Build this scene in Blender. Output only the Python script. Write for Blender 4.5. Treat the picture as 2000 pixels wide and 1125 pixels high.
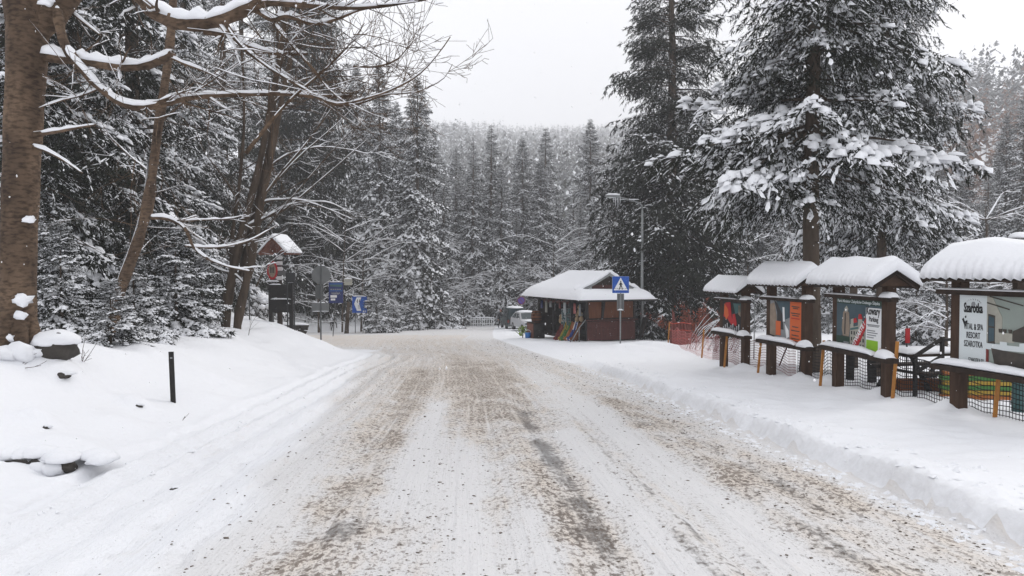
import bpy, bmesh, math, random
import numpy as np
from mathutils import Vector, Matrix, Euler

S = bpy.context.scene
for o in list(bpy.data.objects):
    bpy.data.objects.remove(o)
C = S.collection

# ------------------------------------------------------------------ camera
F = 1450.0                       # focal length in photo pixels (2000 wide)
PITCH = math.radians(-1.48)
CAM = Vector((0.0, 0.0, 1.70))
cd = bpy.data.cameras.new('camera')
cd.sensor_width = 36.0
cd.lens = F / 2000.0 * 36.0
cd.clip_start = 0.05
cd.clip_end = 6000.0
cam = bpy.data.objects.new('camera', cd)
cam.location = CAM
cam.rotation_euler = (math.radians(90) + PITCH, 0, 0)
C.objects.link(cam)
S.camera = cam

# ------------------------------------------------------------------ world: overcast snow sky
SUN_EL, SUN_ROT = math.radians(34), math.radians(38)
W = bpy.data.worlds.new('World')
S.world = W
W.use_nodes = True
wt = W.node_tree
for n in list(wt.nodes):
    wt.nodes.remove(n)
wo = wt.nodes.new('ShaderNodeOutputWorld')
bg = wt.nodes.new('ShaderNodeBackground')
bg.inputs['Strength'].default_value = 0.1
sky = wt.nodes.new('ShaderNodeTexSky')
sky.sky_type = 'NISHITA'
sky.sun_disc = False
sky.sun_elevation = SUN_EL
sky.sun_rotation = SUN_ROT
sky.dust_density = 4.0
# a closed cloud deck over the clear sky
tc = wt.nodes.new('ShaderNodeTexCoord')
ns = wt.nodes.new('ShaderNodeTexNoise')
ns.inputs['Scale'].default_value = 1.6
ns.inputs['Detail'].default_value = 3.0
cr = wt.nodes.new('ShaderNodeValToRGB')
cr.color_ramp.elements[0].position = 0.3
cr.color_ramp.elements[0].color = (0.945, 0.955, 0.985, 1)
cr.color_ramp.elements[1].position = 0.75
cr.color_ramp.elements[1].color = (1.0, 1.0, 1.015, 1)
sc_ = wt.nodes.new('ShaderNodeVectorMath')
sc_.operation = 'SCALE'
sc_.inputs['Scale'].default_value = 8.0
mx = wt.nodes.new('ShaderNodeMix')
mx.data_type = 'RGBA'
mx.inputs['Factor'].default_value = 0.96
wt.links.new(tc.outputs['Generated'], ns.inputs['Vector'])
wt.links.new(ns.outputs['Fac'], cr.inputs['Fac'])
wt.links.new(cr.outputs['Color'], sc_.inputs[0])
wt.links.new(sky.outputs['Color'], mx.inputs['A'])
wt.links.new(sc_.outputs['Vector'], mx.inputs['B'])
wt.links.new(mx.outputs['Result'], bg.inputs['Color'])
wt.links.new(bg.outputs['Background'], wo.inputs['Surface'])

sl = bpy.data.lights.new('sun', 'SUN')
sl.energy = 1.5
sl.angle = math.radians(34)
sl.color = (1.0, 0.97, 0.93)
sun = bpy.data.objects.new('sun', sl)
sun.rotation_euler = (math.radians(90) - SUN_EL, 0, math.radians(180) - SUN_ROT)
sun.location = (0, 0, 60)
C.objects.link(sun)

S.view_settings.view_transform = 'Standard'
S.view_settings.look = 'None'
S.view_settings.gamma = 1.0
S.view_settings.use_curve_mapping = False
S.view_settings.exposure = 0.47
S.render.engine = 'CYCLES'
cy = S.cycles
cy.use_denoising = True
cy.max_bounces = 8
cy.diffuse_bounces = 3
cy.glossy_bounces = 2
cy.transmission_bounces = 4
cy.volume_bounces = 3
cy.transparent_max_bounces = 8
cy.caustics_reflective = False
cy.caustics_refractive = False

# ------------------------------------------------------------------ helpers: noise, meshes, tags
rng = np.random.default_rng(11)
R = math.radians


def pn(x, y, seed=0):
    """2-D gradient noise, vectorised, about -0.7..0.7"""
    x = np.asarray(x, dtype=np.float64); y = np.asarray(y, dtype=np.float64)
    xi = np.floor(x).astype(np.int64); yi = np.floor(y).astype(np.int64)
    xf = x - xi; yf = y - yi
    u = xf * xf * xf * (xf * (xf * 6 - 15) + 10)
    v = yf * yf * yf * (yf * (yf * 6 - 15) + 10)

    def g(ix, iy, dx, dy):
        h = (ix * 374761393 + iy * 668265263 + seed * 974634777) & 0xffffffff
        h = ((h ^ (h >> 13)) * 1274126177) & 0xffffffff
        h = h ^ (h >> 16)
        a = (h & 0xffff) * (2 * math.pi / 65536.0)
        return np.cos(a) * dx + np.sin(a) * dy
    a = g(xi, yi, xf, yf); b = g(xi + 1, yi, xf - 1, yf)
    c = g(xi, yi + 1, xf, yf - 1); d = g(xi + 1, yi + 1, xf - 1, yf - 1)
    return (a + u * (b - a)) * (1 - v) + (c + u * (d - c)) * v


def fbm(x, y, seed=0, octv=3):
    s = 0.0; amp = 1.0
    for i in range(octv):
        s = s + amp * pn(x * 2 ** i, y * 2 ** i, seed + i * 17)
        amp *= 0.5
    return s


def ss(t):
    t = np.clip(t, 0, 1)
    return t * t * (3 - 2 * t)


def mesh_from(name, V, quads=None, tris=None, qm=None, tm=None, mats=(), smooth=True):
    me = bpy.data.meshes.new(name)
    V = np.asarray(V, dtype=np.float32).reshape(-1, 3)
    me.vertices.add(len(V))
    me.vertices.foreach_set('co', V.ravel())
    nq = 0 if quads is None else len(quads)
    nt = 0 if tris is None else len(tris)
    loops = []
    if nq: loops.append(np.asarray(quads, dtype=np.int32).ravel())
    if nt: loops.append(np.asarray(tris, dtype=np.int32).ravel())
    loops = np.concatenate(loops) if loops else np.zeros(0, np.int32)
    starts = np.concatenate([np.arange(nq) * 4, nq * 4 + np.arange(nt) * 3]).astype(np.int32)
    me.loops.add(len(loops))
    me.loops.foreach_set('vertex_index', loops)
    me.polygons.add(nq + nt)
    me.polygons.foreach_set('loop_start', starts)
    mi = np.zeros(nq + nt, np.int32)
    if qm is not None and nq: mi[:nq] = qm
    if tm is not None and nt: mi[nq:] = tm
    for m in mats:
        me.materials.append(m)
    me.polygons.foreach_set('material_index', mi)
    me.polygons.foreach_set('use_smooth', np.full(nq + nt, smooth, dtype=bool))
    me.update(calc_edges=True)
    return me


class MB:
    """collects boxes, tubes, prisms ... and builds them as ONE mesh"""
    def __init__(s):
        s.V = []; s.Q = []; s.T = []; s.qm = []; s.tm = []; s.n = 0

    def add(s, V, Q=None, T=None, m=0):
        V = np.asarray(V, dtype=np.float64).reshape(-1, 3)
        s.V.append(V)
        if Q is not None and len(Q):
            Q = np.asarray(Q, dtype=np.int64).reshape(-1, 4); s.Q.append(Q + s.n); s.qm.append(np.full(len(Q), m))
        if T is not None and len(T):
            T = np.asarray(T, dtype=np.int64).reshape(-1, 3); s.T.append(T + s.n); s.tm.append(np.full(len(T), m))
        s.n += len(V)
        return s

    def box(s, c, size, rot=None, m=0, taper=1.0):
        hx, hy, hz = size[0] / 2, size[1] / 2, size[2] / 2
        P = np.array([[-hx, -hy, -hz], [hx, -hy, -hz], [hx, hy, -hz], [-hx, hy, -hz],
                      [-hx * taper, -hy * taper, hz], [hx * taper, -hy * taper, hz], [hx * taper, hy * taper, hz], [-hx * taper, hy * taper, hz]])
        if rot is not None:
            P = P @ np.array(rot.to_matrix()).T
        P = P + np.array(c)
        return s.add(P, [[0, 3, 2, 1], [4, 5, 6, 7], [0, 1, 5, 4], [1, 2, 6, 5], [2, 3, 7, 6], [3, 0, 4, 7]], m=m)

    def bar(s, a, b, w, h=None, m=0, up=(0, 0, 1)):
        a = np.array(a, float); b = np.array(b, float); h = w if h is None else h
        t = b - a; L = np.linalg.norm(t); t = t / max(L, 1e-9)
        u = np.array(up, float)
        if abs(t @ u) > 0.98: u = np.array([0, 1.0, 0])
        sd = np.cross(t, u); sd /= np.linalg.norm(sd); u = np.cross(sd, t)
        P = []
        for q in (a, b):
            for sx, sz in ((-1, -1), (1, -1), (1, 1), (-1, 1)):
                P.append(q + sd * sx * w / 2 + u * sz * h / 2)
        return s.add(P, [[0, 1, 2, 3], [7, 6, 5, 4], [0, 4, 5, 1], [1, 5, 6, 2], [2, 6, 7, 3], [3, 7, 4, 0]], m=m)

    def tube(s, pts, rad, k=8, m=0, cap=True):
        V, Q, T = tube_np(pts, rad, k, cap)
        return s.add(V, Q, T, m)

    def prism(s, poly, axis_o, ux, uy, un, depth, m=0, mside=None):
        """polygon (list of 2-D) in plane (ux,uy) at axis_o, extruded along un by depth; front face at +depth"""
        o = np.array(axis_o, float); ux = np.array(ux, float); uy = np.array(uy, float); un = np.array(un, float)
        n = len(poly)
        P = [o + ux * a + uy * b for a, b in poly] + [o + ux * a + uy * b + un * depth for a, b in poly]
        c0 = o + ux * np.mean([p[0] for p in poly]) + uy * np.mean([p[1] for p in poly])
        P += [c0, c0 + un * depth]
        T = []; Q = []
        for i in range(n):
            j = (i + 1) % n
            T.append([2 * n + 1, n + i, n + j]); T.append([2 * n, j, i])
            Q.append([i, j, n + j, n + i])
        s.add(P, None, T, m)
        s.n -= len(P); s.V.pop()
        s.V.append(np.array(P)); 
        s.n += len(P)
        Qa = np.array(Q) + (s.n - len(P))
        s.Q.append(Qa); s.qm.append(np.full(len(Qa), m if mside is None else mside))
        return s

    def blob(s, c, r, seed=0, m=0, rough=0.15, nu=12, nv=7, flat=1.0):
        P = []
        for j in range(nv + 1):
            th = math.pi * j / nv
            for i in range(nu):
                ph = 2 * math.pi * i / nu
                d = np.array([math.sin(th) * math.cos(ph), math.sin(th) * math.sin(ph), math.cos(th)])
                P.append(d)
        P = np.array(P)
        nz = 1 + rough * (pn(P[:, 0] * 1.7 + seed * 3.1, P[:, 1] * 1.7 + P[:, 2] * 1.3, seed) * 2)
        P = P * nz[:, None] * np.array(r)
        P[:, 2] = np.where(P[:, 2] < 0, P[:, 2] * flat, P[:, 2])
        Q = []
        for j in range(nv):
            for i in range(nu):
                a = j * nu + i; b = j * nu + (i + 1) % nu
                Q.append([a, a + nu, b + nu, b])
        return s.add(P + np.array(c), Q, None, m)

    def build(s, name, mats, parent=None, smooth=False, loc=None):
        if not isinstance(mats, (list, tuple)): mats = [mats]
        V = np.concatenate(s.V) if s.V else np.zeros((0, 3))
        me = mesh_from(name, V, np.concatenate(s.Q) if s.Q else None, np.concatenate(s.T) if s.T else None,
                       np.concatenate(s.qm) if s.qm else None, np.concatenate(s.tm) if s.tm else None, mats, smooth)
        return link(name, me, parent, loc)


def tube_np(pts, rad, k=8, cap=True):
    pts = np.asarray(pts, float); n = len(pts)
    rad = np.full(n, rad, float) if np.isscalar(rad) else np.asarray(rad, float)
    t = np.gradient(pts, axis=0); t /= np.maximum(np.linalg.norm(t, axis=1, keepdims=True), 1e-9)
    ref = np.array([0.0, 0, 1.0]) if abs(t[:, 2]).mean() < 0.8 else np.array([0.0, 1.0, 0])
    a = np.cross(t, ref); a /= np.maximum(np.linalg.norm(a, axis=1, keepdims=True), 1e-9)
    b = np.cross(t, a)
    ang = np.arange(k) * 2 * math.pi / k
    V = pts[:, None, :] + rad[:, None, None] * (np.cos(ang)[None, :, None] * a[:, None, :] + np.sin(ang)[None, :, None] * b[:, None, :])
    V = V.reshape(-1, 3)
    i = np.arange(n - 1)[:, None] * k; j = np.arange(k)[None, :]; j2 = (j + 1) % k
    Q = np.stack([i + j, i + j2, i + k + j2, i + k + j], -1).reshape(-1, 4)
    T = []
    if cap:
        V = np.concatenate([V, pts[:1], pts[-1:]])
        for q in range(k):
            T.append([n * k, (q + 1) % k, q]); T.append([n * k + 1, (n - 1) * k + q, (n - 1) * k + (q + 1) % k])
    return V, Q, np.array(T, dtype=int).reshape(-1, 3)


def snow_np(pts, rad, thick, rg, gap=0.15, k=4, shell=False):
    """lumpy snow lying along the upper side of a branch"""
    pts = np.asarray(pts, float); n = len(pts)
    rad = np.full(n, rad, float) if np.isscalar(rad) else np.asarray(rad, float)
    t = np.gradient(pts, axis=0); t /= np.maximum(np.linalg.norm(t, axis=1, keepdims=True), 1e-9)
    hor = np.linalg.norm(t[:, :2], axis=1)
    sd = np.cross(t, [0, 0, 1.0]); sd /= np.maximum(np.linalg.norm(sd, axis=1, keepdims=True), 1e-6)
    amt = np.clip((hor - 0.3) / 0.5, 0, 1) * (0.45 + 1.0 * rg.random(n))
    amt = np.where(rg.random(n) < gap, amt * 0.15, amt)
    amt[0] *= 0.3; amt[-1] *= 0.3
    th = np.asarray(thick) * amt
    w = rad * 1.02 * (0.5 + 0.5 * np.clip(amt, 0, 1)) + th * 0.25
    ang = np.linspace(0, math.pi, k)
    V = pts[:, None, :] + (np.cos(ang)[None, :, None] * w[:, None, None]) * sd[:, None, :]
    V[:, :, 2] += rad[:, None] * 0.25 + np.sin(ang)[None, :] * (rad * 0.8 + th)[:, None]
    V = V.reshape(-1, 3)
    i = np.arange(n - 1)[:, None] * k; j = np.arange(k - 1 if shell else k)[None, :]; j2 = (j + 1) % k
    Q = np.stack([i + j, i + j2, i + k + j2, i + k + j], -1).reshape(-1, 4)
    return V, Q


def link(name, data, parent=None, loc=None):
    o = bpy.data.objects.new(name, data)
    C.objects.link(o)
    if parent is not None: o.parent = parent
    if loc is not None: o.location = loc
    return o


def tag(o, label=None, cat=None, group=None, kind=None):
    if label: o['label'] = label
    if cat: o['category'] = cat
    if group: o['group'] = group
    if kind: o['kind'] = kind
    return o


def thing(name, label, cat, loc=(0, 0, 0), rz=0.0, group=None):
    o = link(name, None, None, loc)
    o.rotation_euler = (0, 0, rz)
    o.empty_display_size = 0.2
    return tag(o, label, cat, group)


def dup(root, loc, rz=0.0, scale=None, label=None, group=None):
    r = root.copy(); C.objects.link(r); r.location = loc; r.rotation_euler = (0, 0, rz)
    if scale is not None: r.scale = scale
    if label: r['label'] = label
    if group: r['group'] = group
    for ch in list(root.children):
        c = ch.copy(); C.objects.link(c); c.parent = r
        for g in list(ch.children):
            d = g.copy(); C.objects.link(d); d.parent = c
    return r


# ------------------------------------------------------------------ materials
def mat(name, color, rough=0.8, noise=None, bump=None, spec=0.3, metal=0.0):
    """noise = (scale, colour2, amount[, stretch]) ; bump = (scale, strength, distance)"""
    m = bpy.data.materials.new(name); m.use_nodes = True
    nt = m.node_tree; b = nt.nodes['Principled BSDF']
    b.inputs['Base Color'].default_value = (*color, 1); b.inputs['Roughness'].default_value = rough
    b.inputs['Specular IOR Level'].default_value = spec; b.inputs['Metallic'].default_value = metal
    co = nt.nodes.new('ShaderNodeTexCoord')
    if noise:
        mp = nt.nodes.new('ShaderNodeMapping'); mp.inputs['Scale'].default_value = noise[3] if len(noise) > 3 else (1, 1, 1)
        nz = nt.nodes.new('ShaderNodeTexNoise'); nz.inputs['Scale'].default_value = noise[0]; nz.inputs['Detail'].default_value = 5
        rp = nt.nodes.new('ShaderNodeValToRGB')
        rp.color_ramp.elements[0].position = 0.5 - 0.25 * noise[2]; rp.color_ramp.elements[1].position = 0.5 + 0.25 * noise[2]
        rp.color_ramp.elements[0].color = (*color, 1); rp.color_ramp.elements[1].color = (*noise[1], 1)
        nt.links.new(co.outputs['Object'], mp.inputs['Vector']); nt.links.new(mp.outputs['Vector'], nz.inputs['Vector'])
        nt.links.new(nz.outputs['Fac'], rp.inputs['Fac']); nt.links.new(rp.outputs['Color'], b.inputs['Base Color'])
    if bump:
        nb = nt.nodes.new('ShaderNodeTexNoise'); nb.inputs['Scale'].default_value = bump[0]; nb.inputs['Detail'].default_value = 4
        bp = nt.nodes.new('ShaderNodeBump'); bp.inputs['Strength'].default_value = bump[1]; bp.inputs['Distance'].default_value = bump[2]
        nt.links.new(co.outputs['Object'], nb.inputs['Vector']); nt.links.new(nb.outputs['Fac'], bp.inputs['Height'])
        nt.links.new(bp.outputs['Normal'], b.inputs['Normal'])
    return m


M = {}
M['snow'] = mat('snow', (0.82, 0.83, 0.86), 0.65, bump=(9, 0.35, 0.03), spec=0.2)
M['snow_branch'] = mat('snow_branch', (0.86, 0.87, 0.90), 0.7, bump=(30, 0.3, 0.02), spec=0.15)
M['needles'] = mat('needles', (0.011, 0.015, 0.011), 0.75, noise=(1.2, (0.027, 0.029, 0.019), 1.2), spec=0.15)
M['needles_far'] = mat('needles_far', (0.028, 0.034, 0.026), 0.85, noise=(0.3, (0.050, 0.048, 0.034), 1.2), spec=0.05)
M['bark_spruce'] = mat('bark_spruce', (0.060, 0.045, 0.035), 0.9, noise=(6, (0.11, 0.085, 0.065), 1.0, (1, 1, 0.3)), bump=(14, 0.6, 0.03), spec=0.1)
M['bark_twig'] = mat('bark_twig', (0.050, 0.034, 0.026), 0.9, noise=(5, (0.09, 0.06, 0.045), 1.0), spec=0.1)
M['bark_larch'] = mat('bark_larch', (0.15, 0.09, 0.062), 0.9, noise=(0.5, (0.21, 0.125, 0.085), 1.0), spec=0.05)
M['bark_stem'] = mat('bark_stem', (0.040, 0.029, 0.021), 0.9, noise=(7, (0.10, 0.074, 0.054), 0.9, (1, 1, 0.25)), bump=(16, 0.6, 0.02), spec=0.1)


# ------------------------------------------------------------------ terrain
SLOPE = 0.0572


def base_z(y):
    y = np.asarray(y, float)
    a = np.clip((y - 85) / 35, 0, 1)
    return -SLOPE * (np.minimum(y, 85) + 35 * (a - a * a / 2))


def X_right(y):   # kerb line
    return np.interp(y, [-8, 0, 3, 5.3, 8.3, 11.6, 15, 18.7, 23, 30, 47, 60, 75], [4.0, 3.9, 3.75, 3.64, 3.43, 3.2, 2.95, 2.65, 2.1, 1.0, -1.2, -1.6, -1.8])


def X_left(y):    # foot of the left snow bank
    return np.interp(y, [-8, 0, 5, 8.4, 14, 22, 26, 29, 32, 35, 38, 40], [-3.7, -3.8, -4.05, -4.3, -4.6, -5.2, -5.2, -5.5, -6.8, -9.5, -18, -40])


def X_left_far(y):
    return np.interp(y, [55, 57, 60, 66, 75, 90, 110], [-60, -20, -14, -11, -9.5, -8, -7])


MOUNDS = []      # (x, y, radius, height)


def H_rel(x, y, detail=True):
    x = np.asarray(x, float); y = np.asarray(y, float)
    h = np.zeros(np.broadcast(x, y).shape)
    # left bank and forest floor
    wob = 0.35 * pn(y * 0.35, x * 0.05 + 5, 3)
    tl = (X_left(y) + wob - x) / 3.6
    fade = ss((41 - y) / 6.0)
    bank = 1.08 * ss(tl) + 0.13 * np.clip(-x - 9, 0, 60)
    bank = bank + np.clip(tl * 2, 0, 1) * (0.17 * fbm(x * 0.45, y * 0.35, 5, 3) + 0.045 * pn(x * 1.5, y * 1.2, 9))
    h += bank * fade * (y < 41.5)
    # far left bank past the junction
    tf = (X_left_far(y) + 1.2 * pn(y * 0.15, x * 0.1, 12) - x) / 7.0
    bf = 1.9 * ss(tf) + 0.10 * np.clip(X_left_far(y) - 7 - x, 0, 40) + np.clip(tf * 3, 0, 1) * 0.22 * fbm(x * 0.3, y * 0.25, 15, 3)
    h += np.where(y > 54, bf * ss((y - 54) / 5.0), 0)
    # right verge, ploughed kerb edge
    e = X_right(y) + 0.11 * pn(y * 1.1, 0.3, 21) + 0.08 * pn(y * 3.7, 0.7, 22) + 0.05 * pn(y * 9.3, 0.7, 23)
    sharp = 0.17 + 0.9 * ss((y - 19) / 8)
    tr = (x - e) / sharp
    hv = 0.20 - 0.12 * ss((y - 19) / 9)
    ver = hv * (1 + .35 * pn(y * .8, x * .3, 24) + .25 * pn(y * 2.9, x * 2, 25)) * ss(tr) + 0.03 * np.exp(-((x - e - 0.35) / 0.22) ** 2) * (y < 24)
    far = np.clip((x - e - 0.25) * 1.2, 0, 1)
    ver = ver + far * (0.055 * fbm(x * 0.5, y * 0.4, 31, 3) + 0.02 * pn(x * 2.2, y * 1.8, 35))
    # beyond the fence the meadow lies a little lower
    ver = ver - 0.5 * ss((x - 7.6) / 3.0) * ss((34 - y) / 8.0)
    h += ver * (x > -6)
    # beyond the road bend: rough packed snow
    if detail:
        lump = np.clip(tr * 2, 0, 1) * np.clip(1.6 - (x - e) * 2.2, 0, 1) * (y < 26)
        h += lump * (0.035 * pn(x * 9, y * 7, 41) + 0.02 * pn(x * 19, y * 15, 42))
        inroad = np.clip((x - X_left(y)) * 2, 0, 1) * np.clip((e - x) * 3, 0, 1) * (y < 60)
        sx = x - (X_left(y) + X_right(y)) / 2
        ruts = 0
        for xc, w, d in ((-2.6, .22, .02), (-1.35, .25, .022), (0.15, .2, .018), (1.0, .3, .03), (1.75, .1, .018), (1.95, .07, .015), (2.35, .25, .02), (3.0, .2, .02)):
            ruts = ruts - 1.8 * d * np.exp(-((sx - xc + 0.12 * pn(y * 0.15, xc, 44)) / w) ** 2)
        fine = 0.016 * pn(x * 5.5, y * 1.2, 45) + 0.007 * pn(x * 13, y * 7, 46) + 0.005 * pn(x * 27, y * 17, 47)
        h += inroad * (ruts + fine) + (1 - np.clip((e - x) * 3, 0, 1)) * (0.010 * pn(x * 4.2, y * 3.6, 49) + 0.004 * pn(x * 11, y * 9, 48))
        # trodden ridges along the foot of the left bank
        dl = x - X_left(y)
        for off, a, w in ((0.20, 0.11, 0.10), (0.62, 0.10, 0.09), (1.12, 0.06, 0.13), (-0.25, 0.05, .12), (1.65, .035, .12)):
            wv = off + 0.06 * pn(y * 1.1, off * 9, 51) + 0.04 * pn(y * 3.3, off * 5, 52)
            h += a * (0.7 + 0.6 * pn(y * 2.5, off, 53)) * np.exp(-((dl - wv) / w) ** 2) * ss((31 - y) / 4)
            h -= 0.7 * a * (0.6 + 0.9 * pn(y * 3.0, off + 3, 54)) * np.exp(-((dl - wv - 0.2) / (w * .8)) ** 2) * ss((31 - y) / 4)
            h -= (.05 + .09 * pn(y * 1.9, off + 7, 55)).clip(0) * np.exp(-((dl - wv - 0.10) / .045) ** 2) * ss((31 - y) / 4)
        for mx_, my_, mr, mh in MOUNDS:
            if h.ndim == 2:      # on the sheet: touch only the patch around it
                ix = np.nonzero(np.abs(x[0] - mx_) < 3 * mr)[0]; iy = np.nonzero(np.abs(y[:, 0] - my_) < 3 * mr)[0]
                if len(ix) and len(iy):
                    q = np.ix_(iy, ix); h[q] += mh * np.exp(-((x[q] - mx_) ** 2 + (y[q] - my_) ** 2) / (mr * mr))
            else:
                h = h + mh * np.exp(-((x - mx_) ** 2 + (y - my_) ** 2) / (mr * mr))
    # mountains
    r = np.hypot(x, y); th = np.arctan2(x, np.maximum(y, 1e-3))
    k = ss((th - 0.30) / 0.30)
    kl = ss((-0.22 - th) / 0.3)
    D1 = 1240 - 870 * k - 700 * kl + 150 * np.sin(th * 5 + .3) + 30 * np.sin(th * 19) + 14 * np.sin(th * 47)
    s1 = 0.205 + 0.095 * k + 0.08 * kl
    d0 = 150 - 40 * k - 30 * kl
    up = s1 * np.clip(np.minimum(r, D1) - d0, 0, None) * ss((r - d0) / 60) - 0.25 * np.clip(r - D1, 0, None)
    up = np.where(y > 40, up, up * ss((y + 60) / 100))
    h = h + np.where(r > d0, up + ss((r - d0) / 80) * 6 * pn(x * 0.012, y * 0.012, 61), 0)
    return h


def H(x, y, detail=True):
    return base_z(y) + H_rel(x, y, detail)


def Hs(x, y):
    return float(H(np.array([x]), np.array([y]))[0])


_rc = Euler((R(90) + PITCH, 0, 0)).to_matrix()


def ray(px, py):
    return (_rc @ Vector(((px - 1000) / F, -(py - 562.5) / F, -1.0)))


def at(px, py, Y):
    """the point of the place seen at a photo pixel, Y metres ahead"""
    d = ray(px, py)
    return CAM + d * (Y / d.y)


def G(px, py, y0=3.0, y1=110.0):
    """where the line of sight meets the ground"""
    d = ray(px, py); d = d / d.y
    Y = np.arange(y0, y1, 0.05)
    gz = H(CAM.x + d.x * Y, Y)
    below = np.nonzero(CAM.z + d.z * Y <= gz)[0]
    Yh = Y[below[0]] if len(below) else y1
    return Vector((CAM.x + d.x * Yh, Yh, Hs(CAM.x + d.x * Yh, Yh)))


def onG(px, Y):
    """ground point in the column px, Y metres ahead"""
    x = (px - 1000) / F * Y
    return Vector((x, Y, Hs(x, Y)))
# ------------------------------------------------------------------ ground sheet: road and snow
for px, py, r_, h_ in ((110, 733, 0.42, 0.20), (75, 826, 0.24, 0.16), (266, 790, 0.20, 0.15), (190, 700, 0.7, 0.16), (300, 690, 0.8, 0.12), (105, 690, 0.6, 0.12)):
    g = G(px, py); MOUNDS.append((g.x, g.y, r_, h_))
for px, py in ((1410, 712), (1452, 722), (1500, 727), (1570, 742), (1627, 748), (1727, 775), (1867, 800)):
    g = G(px, py); MOUNDS.append((g.x - .03, g.y + .05, 0.26, 0.17))
for px, py in ((1250, 676), (1225, 680), (1290, 677)):
    g = G(px, py); MOUNDS.append((g.x, g.y, 0.9, 0.22))
prg = np.random.default_rng(19)
for k_ in range(90):          # old prints and pits in the verge and on the bank
    yy = 5 + 20 * prg.random() ** 1.3
    xx = X_right(yy) + prg.uniform(.5, 3.0) if k_ < 62 else X_left(yy) - prg.uniform(.2, 3.5)
    MOUNDS.append((float(xx), float(yy), float(prg.uniform(.06, .13)), float(-prg.uniform(.04, .09))))
for k_ in range(26):
    yy = 6 + 16 * prg.random(); MOUNDS.append((float(X_left(yy) - prg.uniform(.4, 4)), float(yy), float(prg.uniform(.15, .5)), float(prg.uniform(.04, .12))))
g = G(75, 905); HOLE = (g.x, g.y)
MOUNDS.append((g.x, g.y + 0.50, 0.50, 0.20)); MOUNDS.append((g.x + .2, g.y - 0.12, 0.22, -0.10)); MOUNDS.append((g.x - .3, g.y - 0.15, 0.22, -0.10))

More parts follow.
